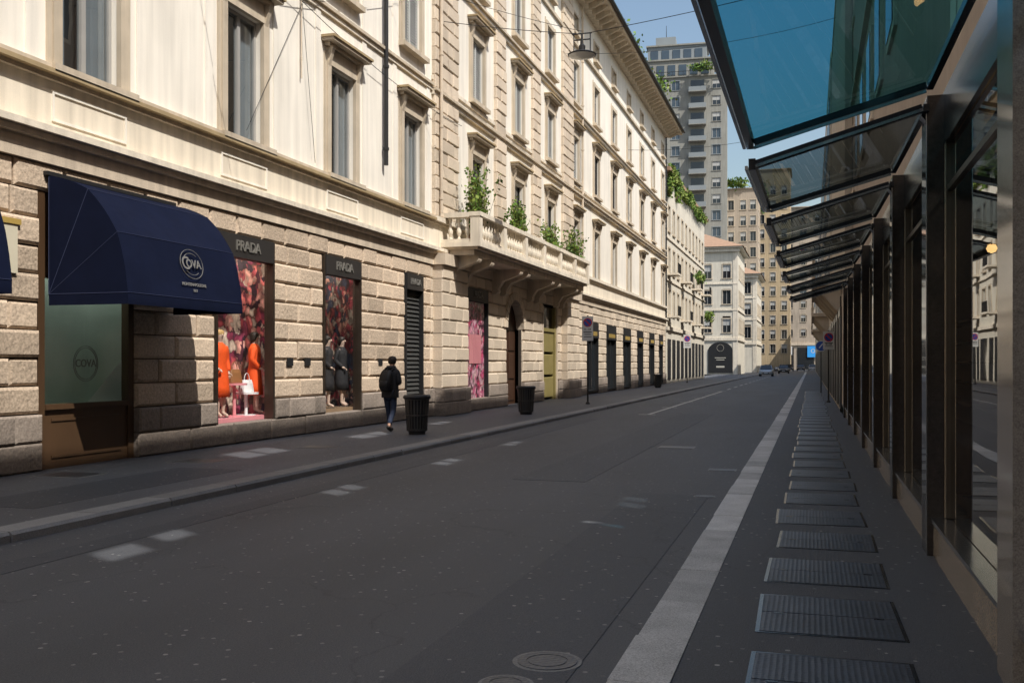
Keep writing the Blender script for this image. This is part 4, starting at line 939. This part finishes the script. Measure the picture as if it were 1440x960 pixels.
def person_walking():
    J=dict(pelvis=(0,0,.93),waist=(0,.02,1.08),chest=(0,.04,1.33),neck=(0,.07,1.50),jaw=(0,.11,1.575),head=(0,.125,1.655),crown=(0,.115,1.725),
     shl=(-.17,.03,1.42),ell=(-.25,-.02,1.15),wrl=(-.13,.19,1.10),hal=(-.09,.26,1.12),shr=(.17,.03,1.42),elr=(.25,-.02,1.15),wrr=(.12,.18,1.13),har=(.08,.25,1.16),
     hipl=(-.09,0,.88),knl=(-.11,.14,.49),anl=(-.11,.20,.09),toel=(-.12,.36,.035),hipr=(.09,0,.88),knr=(.09,-.01,.48),anr=(.09,-.25,.16),toer=(.10,-.13,.04))
    r=root('person',(-9.45,21.55,0),'walking person in dark jacket and jeans with black backpack, head bowed','person',local=True)
    b=MB(); b.mesh(body_mesh(J),'skin'); fingers(b,J['wrl'],J['hal'],'skin',0); fingers(b,J['wrr'],J['har'],'skin',1)
    b.rings([(0,.215,1.63,.012,.02),(0,.225,1.645,.014,.02),(0,.21,1.675,.008,.01)],'skin',8)
    for s in(-1,1): b.rings([(s*.088,.115,1.62,.008,.015),(s*.094,.115,1.65,.012,.022),(s*.09,.112,1.68,.008,.015)],'skin',8)
    b.obj('body',r,smooth=True)
    b=MB(); b.rings([(0,.10,1.59,.075,.07),(0,.098,1.62,.094,.090),(0,.105,1.67,.104,.104),(0,.11,1.72,.098,.1),(0,.11,1.76,.07,.075),(0,.11,1.778,.02,.02)],'hair',18); b.obj('hair',r,smooth=True)
    me=skin_mesh([((0,0,.92),.135),((-.09,0,.88),.10),(J['knl'],.072),((-.11,.195,.12),.058),((.09,0,.88),.10),(J['knr'],.072),((.09,-.235,.19),.058)],[(0,1),(1,2),(2,3),(0,4),(4,5),(5,6)])
    b=MB(); b.mesh(me,'jeans'); b.obj('trousers',r,smooth=True)
    b=MB(); b.rings([(0,.0,.80,.205,.155),(0,.0,.83,.21,.16),(0,.0,.95,.205,.155),(0,.02,1.1,.19,.145),(0,.03,1.28,.215,.155),(0,.04,1.40,.215,.14),(0,.055,1.47,.15,.11),(0,.08,1.54,.085,.085)],'coat_black',24,p=2.3)
    for s in('l','r'):
        e=J['wr'+s]; b.mesh(skin_mesh([((J['sh'+s][0]*.8,.035,1.40),.085),(J['sh'+s],.082),(J['el'+s],.066),(e,.05)],[(0,1),(1,2),(2,3)]),'coat_black')
    b.rings([(0,.04,1.47,.13,.12),(0,.05,1.51,.125,.12),(0,.06,1.55,.10,.10),(0,.065,1.53,.08,.08)],'coat_black',20)
    b.obj('jacket',r,smooth=True)
    b=MB(); b.rings([(0,-.20,.98,.13,.08),(0,-.215,1.02,.15,.10),(0,-.22,1.15,.155,.115),(0,-.20,1.32,.145,.10),(0,-.165,1.42,.12,.075),(0,-.15,1.45,.07,.04)],'pack',20,p=3)
    b.rings([(0,-.31,1.02,.10,.035),(0,-.33,1.05,.11,.045),(0,-.33,1.17,.11,.045),(0,-.31,1.20,.09,.03)],'pack',16,p=3)
    for s in(-1,1): b.tube([(s*.09,-.15,1.42),(s*.11,.0,1.49),(s*.115,.13,1.44),(s*.115,.19,1.3),(s*.13,.15,1.12),(s*.13,-.12,1.02)],[.022]*6,'pack',8)
    b.tube([(-.03,-.15,1.44),(0,-.14,1.49),(.03,-.15,1.44)],[.01]*3,'pack',6); b.obj('backpack',r,smooth=True)
    for a,t in((J['anl'],J['toel']),(J['anr'],J['toer'])):
        a=Vector(a);t=Vector(t); h=a+(a-t).normalized()*.05; h.z=max(.05,a.z-.05)
        b=MB(); b.mesh(skin_mesh([((a.x,a.y,a.z),.05),(tuple(h),.045),(tuple((h+t)/2+Vector((0,0,.01))),.046),(tuple(t),.036)],[(0,1),(1,2),(2,3)]),'shoe'); b.obj('shoe',r,smooth=True)
    r.rotation_euler=(0,0,rad(-4))
person_walking()
def mannequin(x,y,z,rot,mat,hair,lab,long=True,sleeve=True):
    J=dict(pelvis=(0,0,.95),waist=(0,0,1.1),chest=(0,.0,1.34),neck=(0,0,1.52),jaw=(0,.02,1.60),head=(0,.02,1.68),crown=(0,.015,1.75),
     shl=(-.16,0,1.44),ell=(-.21,-.04,1.17),wrl=(-.20,.04,.93),hal=(-.195,.06,.86),shr=(.16,0,1.44),elr=(.23,-.05,1.17),wrr=(.15,.12,1.0),har=(.12,.17,.98),
     hipl=(-.08,0,.9),knl=(-.085,.03,.5),anl=(-.09,0,.1),toel=(-.1,.15,.035),hipr=(.08,0,.9),knr=(.085,.06,.5),anr=(.08,.05,.1),toer=(.09,.2,.035))
    r=root('mannequin',(x,y,z),lab,'mannequin',rot=rad(rot),local=True)
    b=MB(); b.mesh(body_mesh(J),'mannequin_skin'); fingers(b,J['wrl'],J['hal'],'mannequin_skin',0); fingers(b,J['wrr'],J['har'],'mannequin_skin',1)
    b.rings([(0,.105,1.655,.011,.02),(0,.115,1.67,.012,.02),(0,.1,1.70,.007,.01)],'mannequin_skin',8); b.obj('body',r,smooth=True)
    b=MB(); b.rings([(0,-.03,1.56,.06,.05),(0,-.02,1.62,.088,.08),(0,0.0,1.70,.098,.096),(0,.005,1.76,.085,.085),(0,.005,1.79,.04,.04)],hair,18); b.obj('hair',r,smooth=True)
    b=MB(); low=.42 if long else .6
    b.rings([(0,0,low,.23,.19),(0,0,low+.2,.215,.175),(0,0,.95,.185,.145),(0,0,1.1,.15,.12),(0,0,1.3,.185,.14),(0,0,1.42,.19,.13),(0,0,1.49,.11,.09),(0,0,1.53,.07,.065)],mat,22)
    if sleeve:
        for s in('l','r'): b.mesh(skin_mesh([((J['sh'+s][0]*.8,0,1.40),.075),(J['sh'+s],.07),(J['el'+s],.062),(J['wr'+s],.055)],[(0,1),(1,2),(2,3)]),mat)
    b.obj('coat' if sleeve else 'dress',r,smooth=True)
    b=MB(); b.cyl((0,0,0.001),(0,0,.012),.2,.2,24,'steel'); b.obj('stand',r)
mannequin(Xw-.50,17.65,.5,-110,'orange_cloth','blonde','mannequin in a long orange coat in the shop window')
mannequin(Xw-.60,19.15,.5,-60,'orange_cloth','hair','second mannequin in orange at the edge of the shop window')
mannequin(Xw-.50,22.35,.5,-75,'coat_black','hair','mannequin in long black dress with handbag in the shop window')
mannequin(Xw-.55,23.25,.5,-95,'coat_black','hair','mannequin in long black coat in the shop window')
def pedestal(y,h,m,lab):
    b=MB(); b.cyl((Xw-.5,y,.502),(Xw-.5,y,.52),.2,.2,24,m); b.cyl((Xw-.5,y,.52),(Xw-.5,y,h),.035,.035,12,m); b.cyl((Xw-.5,y,h),(Xw-.5,y,h+.04),.26,.26,28,m); b.obj('display_table',label=lab,category='table')
def handbag(x,y,z,m,s=1,lab='structured leather handbag on the display table'):
    r=root('handbag',(x,y,z),lab,'handbag',local=True)
    b=MB(); b.rings([(0,0,0,.08*s,.17*s),(0,0,.02*s,.085*s,.175*s),(0,0,.18*s,.055*s,.16*s),(0,0,.24*s,.03*s,.15*s)],m,20,p=4); b.obj('bag_body',r)
    b=MB(); pts=[(0,.09*s*math.cos(rad(a)),.23*s+.14*s*math.sin(rad(a))) for a in range(0,181,20)]; b.tube(pts,[.008]*len(pts),m,6); b.obj('handle',r)
pedestal(18.2,1.15,'pink','round pink display table inside the shop window'); pedestal(18.65,.95,'white_gloss','round white display table inside the shop window')
handbag(Xw-.5,18.2,1.19,'tan_leather',1.2); handbag(Xw-.5,18.68,.99,'white_gloss',1.1,'white handbag on the white display table')
for p in protos:
    for k in KIDS.get(p.name,[]): bpy.data.objects.remove(k)
    bpy.data.objects.remove(p)
# ================================================================== light, sky, camera
w=bpy.data.worlds.new('World'); S.world=w; w.use_nodes=True; nt=w.node_tree
sk=nt.nodes.new('ShaderNodeTexSky'); sk.sky_type='NISHITA'; sk.sun_disc=False
el=math.asin(sun.z); az=math.atan2(sun.x,sun.y)
sk.sun_elevation=el; sk.sun_rotation=az; sk.air_density=1.4; sk.dust_density=2.6; sk.ozone_density=1.8
bg=nt.nodes['Background']; bg.inputs[1].default_value=.15; nt.links.new(sk.outputs[0],bg.inputs[0])
l=bpy.data.lights.new('sun','SUN'); l.energy=5.0; l.angle=rad(.55); l.color=(1,.955,.885)
lo=bpy.data.objects.new('sun',l); COL.objects.link(lo); lo.rotation_euler=sun.to_track_quat('Z','Y').to_euler(); lo.location=(20,-10,40)
cam=bpy.data.cameras.new('camera'); cam.lens=35; cam.sensor_width=36; cam.shift_y=31/1440; cam.clip_end=4000; cam.clip_start=.05
co=bpy.data.objects.new('camera',cam); COL.objects.link(co); co.location=(0,0,1.6); co.rotation_euler=(rad(90),0,rad(16.7)); S.camera=co
S.view_settings.view_transform='Standard'; S.view_settings.look='None'; S.view_settings.exposure=0
